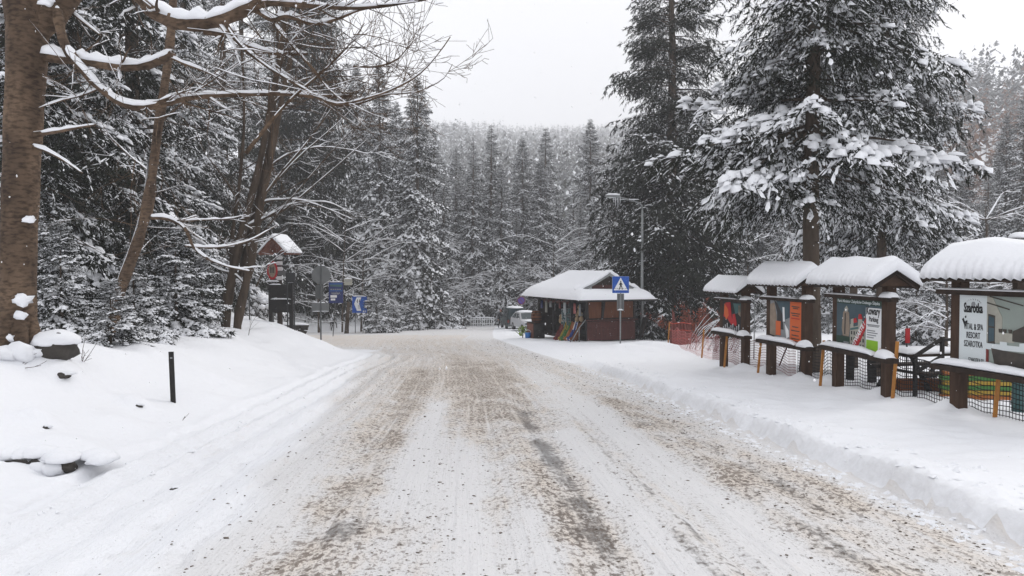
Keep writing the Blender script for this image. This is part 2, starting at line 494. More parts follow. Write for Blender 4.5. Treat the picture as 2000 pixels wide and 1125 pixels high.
# -------- road material: packed snow, brown grit, wet tracks
def road_material():
    m = bpy.data.materials.new('road_slush'); m.use_nodes = True
    nt = m.node_tree; b = nt.nodes['Principled BSDF']; L = nt.links.new
    geo = nt.nodes.new('ShaderNodeNewGeometry')
    def attr(n):
        a = nt.nodes.new('ShaderNodeAttribute'); a.attribute_name = n; return a.outputs['Fac']
    def noise(scale, stretch=(1, 1, 1), detail=3, rough=.5, off=0):
        mp = nt.nodes.new('ShaderNodeMapping'); mp.inputs['Scale'].default_value = stretch; mp.inputs['Location'].default_value = (off, off * .7, off * .3)
        n = nt.nodes.new('ShaderNodeTexNoise'); n.inputs['Scale'].default_value = scale; n.inputs['Detail'].default_value = detail; n.inputs['Roughness'].default_value = rough
        L(geo.outputs['Position'], mp.inputs['Vector']); L(mp.outputs['Vector'], n.inputs['Vector']); return n.outputs['Fac']
    def math_(op, a, c, clamp=False):
        n = nt.nodes.new('ShaderNodeMath'); n.operation = op; n.use_clamp = clamp
        for i, q in enumerate((a, c)):
            if isinstance(q, (int, float)): n.inputs[i].default_value = q
            else: L(q, n.inputs[i])
        return n.outputs[0]
    def step(x, lo, hi):
        n = nt.nodes.new('ShaderNodeMapRange'); n.interpolation_type = 'SMOOTHSTEP'
        n.inputs['From Min'].default_value = lo; n.inputs['From Max'].default_value = hi
        L(x, n.inputs['Value']); return n.outputs['Result']
    def mix(f, a, c):
        n = nt.nodes.new('ShaderNodeMix'); n.data_type = 'RGBA'
        L(f, n.inputs['Factor'])
        for nm, q in (('A', a), ('B', c)):
            if isinstance(q, tuple): n.inputs[nm].default_value = (*q, 1)
            else: L(q, n.inputs[nm])
        return n.outputs['Result']
    dirt, wet, grit, lat = attr('dirt'), attr('wet'), attr('grit'), attr('lat')
    sx_ = nt.nodes.new('ShaderNodeSeparateXYZ'); L(geo.outputs['Position'], sx_.inputs[0])
    def streak(sl, sy, detail=4, off=0):
        cx = nt.nodes.new('ShaderNodeCombineXYZ')
        L(math_('MULTIPLY', lat, sl), cx.inputs[0]); L(math_('MULTIPLY', sx_.outputs[1], sy), cx.inputs[1]); cx.inputs[2].default_value = off
        n = nt.nodes.new('ShaderNodeTexNoise'); n.inputs['Scale'].default_value = 1; n.inputs['Detail'].default_value = detail; n.inputs['Roughness'].default_value = .6
        L(cx.outputs[0], n.inputs['Vector']); return n.outputs['Fac']
    st1, st2 = streak(3.2, .16), streak(13, .22, 4, 5)

    big = noise(1.1, (1, .35, 1), 4, .6)
    mid = noise(5.5, (1, .45, 1), 4, .6, 3)
    clod = noise(21, (1, .62, 1), 3, .55, 7)
    clod2 = noise(48, (1, .7, 1), 2, .55, 11)
    # beige stain of sand
    stain = math_('ADD', dirt, math_('MULTIPLY', math_('SUBTRACT', mid, .5), 1.1))
    stain = math_('ADD', stain, math_('ADD', math_('MULTIPLY', math_('SUBTRACT', st1, .5), .85), math_('MULTIPLY', math_('SUBTRACT', st2, .5), .75)))
    stain = step(math_('ADD', stain, math_('MULTIPLY', math_('SUBTRACT', big, .5), .6)), .10, 1.0)
    cln = nt.nodes.new('ShaderNodeMix'); cln.data_type = 'RGBA'; L(attr('clean'), cln.inputs['Factor']); cln.inputs['A'].default_value = (.69, .68, .68, 1); cln.inputs['B'].default_value = (.82, .83, .86, 1)
    col = mix(stain, cln.outputs['Result'], (.68, .615, .55))
    # wet dark tracks
    w_ = math_('ADD', wet, math_('MULTIPLY', math_('SUBTRACT', clod, .5), 1.5))
    w_ = math_('ADD', w_, math_('MULTIPLY', math_('SUBTRACT', st2, .5), 1.2))
    w_ = step(math_('ADD', w_, math_('MULTIPLY', math_('SUBTRACT', mid, .5), .9)), .38, 1.05)
    col = mix(math_('MULTIPLY', w_, .86), col, (.18, .175, .172))
    # grit clods
    g1 = step(math_('ADD', clod, math_('MULTIPLY', grit, .20)), .69, .755)
    g2 = step(math_('ADD', clod2, math_('MULTIPLY', grit, .16)), .665, .74)
    gg = math_('MULTIPLY', math_('MAXIMUM', g1, math_('MULTIPLY', g2, .75)), step(math_('ADD', st2, math_('MULTIPLY', st1, .5)), .42, .80))
    gg = math_('MULTIPLY', gg, math_('ADD', .30, math_('MULTIPLY', grit, .75)), True)
    col = mix(math_('MULTIPLY', gg, .78), col, (.12, .088, .066))
    tw = nt.nodes.new('ShaderNodeMath'); tw.operation = 'SINE'; L(math_('ADD', math_('MULTIPLY', sx_.outputs[1], 95.0), math_('MULTIPLY', mid, 3.0)), tw.inputs[0])
    tk_ = math_('MULTIPLY', step(tw.outputs[0], .0, .7), math_('MULTIPLY', attr('tread_shade'), step(st2, .40, .60)))
    col = mix(math_('MULTIPLY', tk_, .6), col, (.36, .335, .31))  # shade of the tyre tread grooves, put into the colour as dark dashes
    L(col, b.inputs['Base Color'])
    rg_ = nt.nodes.new('ShaderNodeMapRange'); rg_.inputs['To Min'].default_value = .62; rg_.inputs['To Max'].default_value = .3
    L(w_, rg_.inputs['Value']); L(rg_.outputs['Result'], b.inputs['Roughness'])
    b.inputs['Specular IOR Level'].default_value = .25
    hgt = math_('ADD', math_('MULTIPLY', clod, 1.0), math_('ADD', math_('MULTIPLY', clod2, .6), math_('ADD', math_('MULTIPLY', mid, .8), math_('MULTIPLY', st2, 2.2))))
    bp = nt.nodes.new('ShaderNodeBump'); bp.inputs['Strength'].default_value = .55; bp.inputs['Distance'].default_value = .03
    L(hgt, bp.inputs['Height']); L(bp.outputs['Normal'], b.inputs['Normal'])
    return m


def verge_material():
    """fresh snow with faint grey soiling, cleaner on top"""
    m = bpy.data.materials.new('fresh_snow'); m.use_nodes = True
    nt = m.node_tree; b = nt.nodes['Principled BSDF']; L = nt.links.new
    geo = nt.nodes.new('ShaderNodeNewGeometry')
    def noise(scale, detail=4):
        n = nt.nodes.new('ShaderNodeTexNoise'); n.inputs['Scale'].default_value = scale; n.inputs['Detail'].default_value = detail
        L(geo.outputs['Position'], n.inputs['Vector']); return n.outputs['Fac']
    a = nt.nodes.new('ShaderNodeAttribute'); a.attribute_name = 'dirt'
    n1, n2, n3 = noise(2.2), noise(14), noise(45, 2)
    rp = nt.nodes.new('ShaderNodeValToRGB')
    rp.color_ramp.elements[0].color = (.82, .83, .86, 1); rp.color_ramp.elements[0].position = .15
    rp.color_ramp.elements[1].color = (.50, .49, .48, 1); rp.color_ramp.elements[1].position = 1.0
    ad = nt.nodes.new('ShaderNodeMath'); ad.operation = 'MULTIPLY_ADD'
    L(n2, ad.inputs[0]); ad.inputs[1].default_value = .5; 
    sb = nt.nodes.new('ShaderNodeMath'); sb.operation = 'SUBTRACT'; L(a.outputs['Fac'], sb.inputs[0]); sb.inputs[1].default_value = .15
    L(sb.outputs[0], ad.inputs[2]); L(ad.outputs[0], rp.inputs['Fac']); L(rp.outputs['Color'], b.inputs['Base Color'])
    b.inputs['Roughness'].default_value = .7; b.inputs['Specular IOR Level'].default_value = .2
    h = nt.nodes.new('ShaderNodeMath'); h.operation = 'MULTIPLY_ADD'; L(n2, h.inputs[0]); h.inputs[1].default_value = .35; L(n1, h.inputs[2])
    h2 = nt.nodes.new('ShaderNodeMath'); h2.operation = 'MULTIPLY_ADD'; L(n3, h2.inputs[0]); h2.inputs[1].default_value = .10; L(h.outputs[0], h2.inputs[2])
    bp = nt.nodes.new('ShaderNodeBump'); bp.inputs['Strength'].default_value = .50; bp.inputs['Distance'].default_value = .07
    L(h2.outputs[0], bp.inputs['Height']); L(bp.outputs['Normal'], b.inputs['Normal'])
    return m


M['road'] = road_material()
M['fresh'] = verge_material()


def grid_mesh():
    xs = np.concatenate([np.arange(-60, -30, 1.0), np.arange(-30, -9, .3), np.arange(-9, -5.5, .11), np.arange(-5.5, 4.4, .048), np.arange(4.4, 8.6, .10), np.arange(8.6, 30, .35), np.arange(30, 60.01, 1.0)])
    ys = np.concatenate([np.arange(-12, 2.6, .4), 2.6 * np.exp(np.arange(0, math.log(115 / 2.6), .0094))])
    X, Y = np.meshgrid(xs, ys)
    Z = H(X, Y)
    nx, ny = len(xs), len(ys)
    V = np.stack([X, Y, Z], -1).reshape(-1, 3)
    i = np.arange(ny - 1)[:, None] * nx; j = np.arange(nx - 1)[None, :]
    Q = np.stack([i + j, i + j + 1, i + nx + j + 1, i + nx + j], -1).reshape(-1, 4)
    return X, Y, V, Q


X, Y, GV, GQ = grid_mesh()
xf, yf = X.ravel(), Y.ravel()
eL = np.where(yf < 40.5, X_left(yf) + 0.3, np.where(yf < 57, -60, X_left_far(yf) + .5))
eR = X_right(yf) + 0.02
inside = np.clip((xf - eL) * 1.6, 0, 1) * np.clip((eR - xf) * 5, 0, 1) * ss((72 - yf) / 10)
sx = xf - (np.where(yf < 30, X_left(yf), X_right(yf) - 8.2) + X_right(yf)) / 2
# broad brown sand: strongest around the junction and the far straight
broad = .22 + .36 * ss((yf - 7) / 13) - .50 * ss((yf - 40) / 10)
centre = np.exp(-((sx - 0.1) / 2.9) ** 4)
jn = ss((yf - 33) / 4) * ss((56 - yf) / 5) * (xf < -3)
dirt = inside * np.maximum(broad * (.35 + .65 * centre), .6 * jn)
dirt *= 1 - .55 * np.exp(-((sx + 3.2) / .9) ** 2) * ss((16 - yf) / 8)
wet = np.zeros_like(xf); grit = inside * (.30 + .22 * centre + .26 * ss((yf - 7) / 12) - .50 * ss((yf - 42) / 12))
def track(xc, w, a, y0, y1, f=.8):
    wob = .10 * pn(yf * .16, xc * 3.3, 71)
    e = ss((yf - y0 + 1.2) / 2.4) * ss((y1 - yf + 2) / 4)
    return a * np.exp(-((sx - xc - wob) / w) ** 2) * e * (1 + f * pn(yf * .45, xc * 5 + 2, 72) + 1.5 * f * pn(yf * 1.3, sx * 2.5 + xc * 5, 73))
for xc, w, a, y0, y1 in ((.92, .15, .44, 3, 14), (.80, .46, .36, 2, 19), (-1.05, .22, .52, 2, 9), (1.5, .16, .36, 3, 10), (2.62, .22, .48, 3, 15), (3.05, .18, .46, 3, 12), (-.45, .3, .28, 2, 8), (.25, .13, .22, 8, 22), (-2.0, .25, .15, 3, 9)):
    wet += track(xc, w, a, y0, y1)
for xc, w, a, y0, y1 in ((1.68, .045, .55, 4, 14), (1.84, .045, .55, 4, 14), (-.55, .05, .25, 6, 16), (3.3, .05, .3, 4, 9)):
    wet += track(xc, w, a, y0, y1, .4)
for xc, w, a, y0, y1 in ((-1.2, .5, .42, 3, 22), (.7, .75, .4, 3, 25), (2.75, .5, .45, 3, 16), (-.1, .4, .25, 9, 30), (3.4, .2, .35, 3, 9)):
    t_ = track(xc, w, a, y0, y1); dirt += t_ * inside; grit += .9 * t_ * inside
for xc, w, a, y0, y1 in ((-.62, .22, .75, 6.5, 14), (-.1, .2, .7, 4, 9.5), (.38, .2, .55, 2, 7), (1.30, .18, .6, 3, 11), (2.15, .22, .55, 3, 14), (-2.7, .5, .6, 2, 12), (-1.75, .25, .35, 2, 8), (1.9, .5, .45, 12, 22)):
    t_ = track(xc, w, a, y0, y1, .5); dirt -= t_ * .9; grit -= t_ * .7; wet -= t_ * .2
# dirt thrown onto the kerb foot; grey plough face
face = np.exp(-((xf - eR - .06) / .13) ** 2) * (yf < 24)
dirt = np.clip(dirt, 0, 1.2) + .30 * face * (.8 + .6 * pn(xf * 4, yf * 3, 77))
wet = np.clip(wet, 0, 1.2) * inside; grit = np.clip(grit, 0, 1.2)
xb = np.interp(yf, [2, 4, 6, 9, 13, 18, 25, 30], [-1.5, -1.75, -1.95, -2.45, -3.0, -3.7, -4.8, -5.6]) + .25 * pn(yf * .7, xf * .4, 78)
clean = ss((xb - xf) / .55) * (yf < 33)
dirt *= 1 - .92 * clean; grit *= 1 - .85 * clean; wet *= 1 - clean
tread_shade = np.exp(-((xf + 1.62 - .03 * (yf - 5)) / .075) ** 4) * ss((11 - yf) / 3) + .8 * np.exp(-((xf - 1.52 - .02 * yf) / .05) ** 4) * ss((12 - yf) / 3)
clean = np.maximum(clean, np.clip(.70 - broad - dirt, 0, 1) * .30)
fx = (X[:-1, :-1] + X[1:, 1:]).ravel() / 2; fy = (Y[:-1, :-1] + Y[1:, 1:]).ravel() / 2
fL = np.where(fy < 40.5, X_left(fy) + .12, np.where(fy < 57, -60, X_left_far(fy) + .3))
isroad = (fx > fL) & (fx < X_right(fy) + .03) & (fy < 85)


def sub_sheet(name, faces, material):
    used, inv = np.unique(faces, return_inverse=True)
    me = mesh_from(name, GV[used], inv.reshape(-1, 4), None, mats=[material])
    for an, arr in (('dirt', dirt), ('wet', wet), ('grit', grit), ('lat', sx), ('clean', clean), ('tread_shade', tread_shade)):
        a = me.attributes.new(an, 'FLOAT', 'POINT'); a.data.foreach_set('value', arr[used].astype(np.float32))
    return tag(link(name, me), kind='structure')


sub_sheet('road', GQ[isroad], M['road'])
sub_sheet('snow_ground', GQ[~isroad], M['fresh'])

# coarse sheet: far ground and the wooded mountains round about
gx = np.arange(-1104, 1105, 16.0); gy = np.arange(-208, 1601, 16.0)
XX, YY = np.meshgrid(gx, gy)
near = (np.abs(XX) < 60.5) & (YY > -12.5) & (YY < 115.5)
ZZ = H(XX, YY, False) - np.where(near, 3.0, .25)
nx = len(gx)
i = np.arange(len(gy) - 1)[:, None] * nx; j = np.arange(nx - 1)[None, :]
Qf = np.stack([i + j, i + j + 1, i + nx + j + 1, i + nx + j], -1).reshape(-1, 4)
hill = link('mountain_slope', mesh_from('mountain_slope', np.stack([XX, YY, ZZ], -1).reshape(-1, 3), Qf, None, mats=[M['snow']]))
tag(hill, kind='structure')

# ------------------------------------------------------------------ snowy air that fades the mountains
hz = MB(); hz.box((0, 640, 130), (2000, 1600, 320))
haze = hz.build('haze', [])
hm = bpy.data.materials.new('snowy_air'); hm.use_nodes = True
for n in list(hm.node_tree.nodes):
    if n.type == 'BSDF_PRINCIPLED': hm.node_tree.nodes.remove(n)
pv = hm.node_tree.nodes.new('ShaderNodeVolumePrincipled')
pv.inputs['Color'].default_value = (.97, .975, 1.0, 1)
pv.inputs['Density'].default_value = 0.0010
hm.node_tree.links.new(pv.outputs['Volume'], [n for n in hm.node_tree.nodes if n.type == 'OUTPUT_MATERIAL'][0].inputs['Volume'])
haze.data.materials.append(hm)
tag(haze, 'pale snowy haze filling the valley air', kind='stuff')
# ------------------------------------------------------------------ spruce builder
_a = np.arange(5) * math.pi * .4
DOME = np.concatenate([np.stack([np.cos(_a), np.sin(_a), 0 * _a], -1), np.stack([.78 * np.cos(_a + .5), .78 * np.sin(_a + .5), 0 * _a + .68], -1), [[0, 0, 1.0]]])
DOMET = np.array([[i, (i + 1) % 5, 5 + i] for i in range(5)] + [[(i + 1) % 5, 5 + (i + 1) % 5, 5 + i] for i in range(5)] + [[5 + i, 5 + (i + 1) % 5, 10] for i in range(5)])

PYR = np.concatenate([np.stack([np.cos(_a), np.sin(_a), 0 * _a], -1), [[0, 0, .9]]])
PYRT = np.array([[i, (i + 1) % 5, 5] for i in range(5)])


def branch_proto(rg, ntw, nbl, blade, snow_w, hang=0.3, fine=True, load=1.0, coarse=False, cap=.024, round_=False, pad=0):
    """a unit-long spruce bough along +x: returns needle triangles and snow quads"""
    ax_t = np.linspace(0, 1, 7)
    sag = rg.uniform(.10, .22)
    ax = np.stack([ax_t, .04 * np.sin(ax_t * 5 + rg.random() * 6), .10 * ax_t - sag * ax_t ** 2 * 1.4 + .10 * ax_t ** 4], -1)
    A = lambda t: np.stack([np.interp(t, ax_t, ax[:, q]) for q in range(3)], -1)
    NV = []; SV = []; SQ = []; sn = 0
    def blades(p0, d, L, n, b0=0.05):
        tt = rg.uniform(b0, 1.0, n)
        P = p0[None] + d[None] * L * tt[:, None]
        P[:, 2] -= (hang * .5) * L * tt ** 2
        dd = rg.normal(size=(n, 3)); dd[:, 2] -= .55 * hang / .3
        dd /= np.linalg.norm(dd, axis=1, keepdims=True)
        dd = dd * .75 + d[None] * .6
        s = np.cross(dd, rg.normal(size=(n, 3))); s /= np.maximum(np.linalg.norm(s, axis=1, keepdims=True), 1e-6)
        l = blade * rg.uniform(.6, 1.3, (n, 1)); w = blade * .13
        NV.append(np.stack([P - s * w, P + s * w, P + dd * l], 1).reshape(-1, 3))
    kk = 4 if fine and not coarse else 3
    DV, DT = (DOME, DOMET) if round_ else (PYR, PYRT)
    def lumps(p0, d, L, n, w, sag_=0.0):
        """separate rounded cushions of snow lying along a twig"""
        nonlocal sn
        sd = np.cross(d, [0, 0, 1.0]); sd /= max(np.linalg.norm(sd), 1e-6)
        for q in range(n):
            if fine and rg.random() < .15: continue
            c = min((q + rg.uniform(.1, 1.0)) / n, 1.0); h = min(rg.uniform(.016, .040) * (1.0 if fine else 1.9), L * .6)
            wv = min(w * rg.uniform(.4, 1.5), cap)
            p = p0 + d * L * c; p[2] -= sag_ * L * c * c
            p = p + rg.normal(size=3) * .008
            jit = 1 + rg.normal(size=len(DV)) * .24
            V = p[None] + DV[:, :1] * jit[:, None] * d[None] * h + DV[:, 1:2] * jit[:, None] * sd[None] * wv
            V[:, 2] += DV[:, 2] * wv * 1.05 - .25 * wv
            SV.append(V); SQ.append(DT + sn); sn += len(V)
    for q in range(6):
        d = ax[q + 1] - ax[q]; L = np.linalg.norm(d)
        blades(ax[q], d / L, L, max(2, int(nbl * .5 * (q + 1) / 6) + 1), 0)
        if q and rg.random() < load: lumps(ax[q], d / L, L, 4 if fine else 2, snow_w * 1.15 * load)
    for i in range(ntw):
        t = .10 + .88 * (i + rg.random() * .8) / ntw
        side = 1 if i % 2 else -1
        p0 = A(np.array([t]))[0]
        an = rg.uniform(.5, 1.1)
        L = (.46 * (1 - t) ** .8 + .10) * rg.uniform(.6, 1.2)
        d = np.array([math.cos(an), side * math.sin(an), -hang * rg.uniform(.2, 1.4)]); d /= np.linalg.norm(d)
        heavy = load * (rg.uniform(.8, 1.6) if rg.random() < .45 else rg.uniform(.2, .7))
        blades(p0, d, L, max(3, int(nbl * (.3 + L * 1.1))))
        if rg.random() < .9:
            lumps(p0, d, L, ((4 if L > .2 else 3) if coarse else (6 if L > .25 else 5 if L > .16 else 4)) if fine else 3, snow_w * heavy, hang * .5)
        if fine:
            for q in range(3 if L > .16 else 2):
                tq = rg.uniform(.3, .95); s2 = 1 if rg.random() < .5 else -1
                a2 = an * side + s2 * rg.uniform(.4, .9)
                pq = p0 + d * L * tq; pq[2] -= hang * .5 * L * tq ** 2
                d2 = np.array([math.cos(a2), math.sin(a2), -hang * rg.uniform(.6, 2.2)]); d2 /= np.linalg.norm(d2)
                L2 = L * rg.uniform(.3, .55)
                blades(pq, d2, L2, max(3, int(nbl * (.16 + L2))))
                if rg.random() < (.5 if coarse else .7): lumps(pq, d2, L2, 1 if coarse else 3, snow_w * heavy * .8)
    for q in range(pad):        # a bough that still carries its whole load: merged thick cushions
        t = rg.uniform(.28, 1.0); p = A(np.array([t]))[0]
        lat_ = rg.normal() * .19 * (1.15 - t); p = p + [abs(lat_) * .6, lat_, -abs(lat_) * hang * 1.1 + .012 + rg.normal() * .012]
        h, wv = rg.uniform(.025, .070), rg.uniform(.018, .048); jit = 1 + rg.normal(size=len(DOME)) * .16
        V = p[None] + DOME * np.array([h, wv, wv * .8]) * jit[:, None]; V[:, 2] -= .25 * wv
        SV.append(V); SQ.append(DOMET + sn); sn += len(V)
    return np.concatenate(NV), np.concatenate(SV), np.concatenate(SQ)


def make_spruce(seed, Ht, R0, hb, dz, per, protos, pw=.85, dlow=-.40, dtop=.35, drop=0.0, trunk_r=None, stubs=0, snow_drop=0.0, env=None, thin_above=99):
    """Ht height, R0 crown radius, hb first bough, dz whorl spacing; returns (trunk, crown, snow) meshes"""
    rg = np.random.default_rng(seed)
    NV = []; SV = []; SQ = []; sn = 0
    tb = MB()
    trunk_r = trunk_r or Ht * .0125
    zz = np.linspace(-.4, Ht * .995, 14)
    wx = .02 * Ht / 20 * np.cumsum(rg.normal(size=14)) ; wy = .02 * Ht / 20 * np.cumsum(rg.normal(size=14))
    rr = trunk_r * (1 - zz / Ht).clip(.02) ** .8; rr[0] *= 1.35
    tb.tube(np.stack([wx, wy, zz], -1), rr, 9)
    z = hb
    while z < Ht * .985:
        f = (z - hb) / (Ht - hb)
        rad = R0 * (1 - f) ** pw
        if env is not None: rad *= env(f)
        for q in range(int(per * (1 + 1.5 * f ** 3))):
            if rg.random() < drop or (z > thin_above and rg.random() < .6): continue
            L = max(.22, rad * rg.uniform(.68, 1.18))
            az = rg.random() * 2 * math.pi
            zq = z + rg.uniform(-.5, .5) * dz
            pit = dlow + (dtop - dlow) * f ** 1.4 + rg.normal() * .10
            N_, S_, Q_ = protos[rg.integers(len(protos))]
            ca, sa, cp, sp = math.cos(az), math.sin(az), math.cos(pit), math.sin(pit)
            Rm = np.array([[ca, -sa, 0], [sa, ca, 0], [0, 0, 1]]) @ np.array([[cp, 0, -sp], [0, 1, 0], [sp, 0, cp]])
            wdt = rg.uniform(.8, 1.15) * (L if L > .8 else (L + .8) / 2)
            sc = np.array([L, wdt, (L + wdt) / 2])
            o = np.array([np.interp(zq, zz, wx), np.interp(zq, zz, wy), zq])
            NV.append((N_ * sc) @ Rm.T + o)
            if rg.random() >= snow_drop:
                SV.append((S_ * sc) @ Rm.T + o); SQ.append(Q_ + sn); sn += len(S_)
            if L > 1.2:
                e = o + Rm @ np.array([L * .75, 0, -.02 * L])
                tb.tube([o, o + Rm @ np.array([L * .4, 0, .0]), e], [.022 + .008 * L, .012 + .004 * L, .006], 3, cap=False)
        z += dz * rg.uniform(.8, 1.2) * (1 if f < .8 else .75)
    for q in range(stubs):
        zq = rg.uniform(1.2, hb + 1); az = rg.random() * 6.28; L = rg.uniform(.4, 1.6)
        o = np.array([np.interp(zq, zz, wx), np.interp(zq, zz, wy), zq])
        d = np.array([math.cos(az), math.sin(az), rg.uniform(-.35, .05)])
        tb.tube([o, o + d * L * .5, o + d * L + [0, 0, -.1]], [.03, .018, .006], 3, cap=False)
    NV = np.concatenate(NV)
    V = np.concatenate(tb.V); 
    tr = mesh_from('trunk', V, np.concatenate(tb.Q), np.concatenate(tb.T) if tb.T else None, mats=[M['bark_spruce']])
    crown = mesh_from('crown', NV, None, np.arange(len(NV)).reshape(-1, 3), mats=[M['needles']], smooth=False)
    snow = mesh_from('snow_load', np.concatenate(SV), None, np.concatenate(SQ), mats=[M['snow_branch']])
    return tr, crown, snow


def spruce_thing(meshes, loc, rz, scale, label, group=None, name='spruce_tree'):
    t = thing(name, label, 'spruce', loc, rz, group)
    t.scale = scale if not np.isscalar(scale) else (scale, scale, scale)
    for nm, me in zip(('trunk', 'crown', 'snow_load'), meshes):
        link(nm, me, t)
    return t


rg0 = np.random.default_rng(5)
LOADS = (1.0, .55, 1.35, .75, .35, 1.0)
P_near = [branch_proto(rg0, 14, 26, .050, .014, .32, load=LOADS[q] * 1.1, pad=(8, 0, 36, 4, 0, 18)[q]) for q in range(6)]
P_hang = [branch_proto(rg0, 13, 24, .062, .0115, .60, load=LOADS[q], coarse=True) for q in range(6)]
P_spar = [branch_proto(rg0, 17, 38, .036, .0155, .38, load=(.75, .5, 1.0, .6, .45, .9)[q], cap=.023, pad=(8, 3, 44, 6, 0, 24)[q]) for q in range(6)]
P_sap = [branch_proto(rg0, 12, 24, .10, .036, .30, load=1.1, cap=.085, round_=True) for _ in range(4)]
P_mid = [branch_proto(rg0, 11, 20, .11, .034, .50, False, LOADS[q] * .6 + .62, cap=.055) for q in range(5)]
P_far = [branch_proto(rg0, 5, 5, .19, .050, .3, False, cap=.07) for _ in range(4)]
SPR = {}
SPR['wall_a'] = make_spruce(1, 23, 3.8, .8, .52, 5, P_near, pw=.75, dlow=-.50, dtop=.3, snow_drop=.3, thin_above=15)
SPR['wall_b'] = make_spruce(2, 25, 4.2, 2.2, .56, 5, P_near, pw=.8, dlow=-.55, dtop=.3, stubs=14, snow_drop=.4, thin_above=16)
SPR['dense'] = make_spruce(3, 28, 5.0, 1.6, .47, 7, P_hang, pw=.78, dlow=-.30, dtop=.4, snow_drop=.25, trunk_r=.36, stubs=10, thin_above=20)
SPR['sparse'] = make_spruce(4, 24, 3.5, 5.0, .41, 7, P_spar, pw=.30, dlow=-.24, dtop=.2, drop=.06, trunk_r=.27, stubs=10, snow_drop=.1, env=lambda f: 1 + .25 * math.sin(f * 37), thin_above=12.5)
SPR['sapling'] = make_spruce(6, 3.0, 1.15, .12, .22, 5, P_sap, pw=.8, dlow=-.25, dtop=.6, trunk_r=.04)
SPR['mid_a'] = make_spruce(7, 21, 4.0, .8, .50, 7, P_mid, pw=.72, dlow=-.6, dtop=.3)
SPR['mid_b'] = make_spruce(8, 20, 3.4, 1.5, .55, 6, P_mid, pw=.72, dlow=-.55, dtop=.3, drop=.1, stubs=6)
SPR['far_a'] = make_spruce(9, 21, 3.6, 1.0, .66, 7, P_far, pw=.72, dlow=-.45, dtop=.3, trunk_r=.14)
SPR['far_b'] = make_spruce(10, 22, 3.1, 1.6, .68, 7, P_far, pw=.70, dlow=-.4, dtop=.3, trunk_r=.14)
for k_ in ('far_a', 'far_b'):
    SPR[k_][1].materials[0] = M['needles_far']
def rz(): return float(rng.random() * 6.283)

def plant(kind, px, Y, label, sc=1.0, group=None, py=None, rot=None):
    p = onG(px, Y)
    return spruce_thing(SPR[kind], (p.x, p.y, p.z - .05), rz() if rot is None else rot, sc, label, group)

# left wall of spruces
plant('wall_b', 150, 22, 'tall dark spruce right behind the thick bare trunk at the left edge', 1.0)
plant('wall_a', 265, 26, 'tall snowy spruce behind the slanting brown stem', 1.1)
plant('wall_b', 20, 27, 'tall spruce half hidden by the thick bare trunk', 1.1)
plant('wall_a', 362, 36, 'tall spruce standing left of the twin-stemmed bare tree', 1.0)
plant('wall_b', 300, 38, 'dark spruce in the second row behind the slanting stem', 1.2)
plant('wall_a', 60, 20, 'snowy spruce reaching round the right side of the thick trunk', .85)
plant('dense', 560, 64, 'tall spruce towering over the roofed wooden signpost', (1.15, 1.15, 1.35))
plant('dense', 618, 67, 'tall broad spruce behind the blue banner, its top out of view', (1.0, 1.0, 1.5))
plant('wall_b', 475, 58, 'tall spruce behind the twin-stemmed bare tree', 1.35)
plant('wall_b', 440, 46, 'dark spruce filling the gap left of the roofed signpost', 1.15)
# right big spruces
plant('dense', 1308, 46, 'tall dense dark spruce behind the street lamp', (1.22, 1.22, 1.05))
plant('sparse', 1585, 18.2, 'nearest open-crowned spruce with bare lower trunk behind the orange poster board', (.80, .80, 1.0))
plant('sparse', 1722, 23.5, 'open-crowned spruce with long snowy boughs behind the town poster board', (.62, .62, 1.0), rot=2.2)
plant('sparse', 1668, 27, 'slimmer open-crowned spruce between the two nearest ones on the right', (.55, .55, .95), rot=4.0)
# row along the far bank
plant('mid_a', 745, 82, 'dark pointed spruce left of the snowiest tall one on the far bank', 1.32)
plant('mid_a', 812, 72, 'broad snow-laden spruce on the far bank, tallest against the sky', 1.17)
plant('mid_b', 868, 84, 'slim spruce leaning out right of the broad snow-laden one', .9)
plant('mid_a', 702, 84, 'dark spruce peeping out right of the broad one behind the blue banner', 1.32)
plant('mid_a', 778, 90, 'pointed spruce in the gap left of the broad snow-laden one', 1.22)
plant('mid_b', 846, 88, 'pointed spruce at the right shoulder of the broad snow-laden one', 1.18)
plant('mid_a', 893, 98, 'shorter spruce between the leaning-out one and the single clear one', .92)
plant('mid_a', 958, 104, 'broad short spruce right of the single clear one', .80)
plant('mid_b', 926, 90, 'single pointed spruce standing clear against the pale mountain', 1.12)
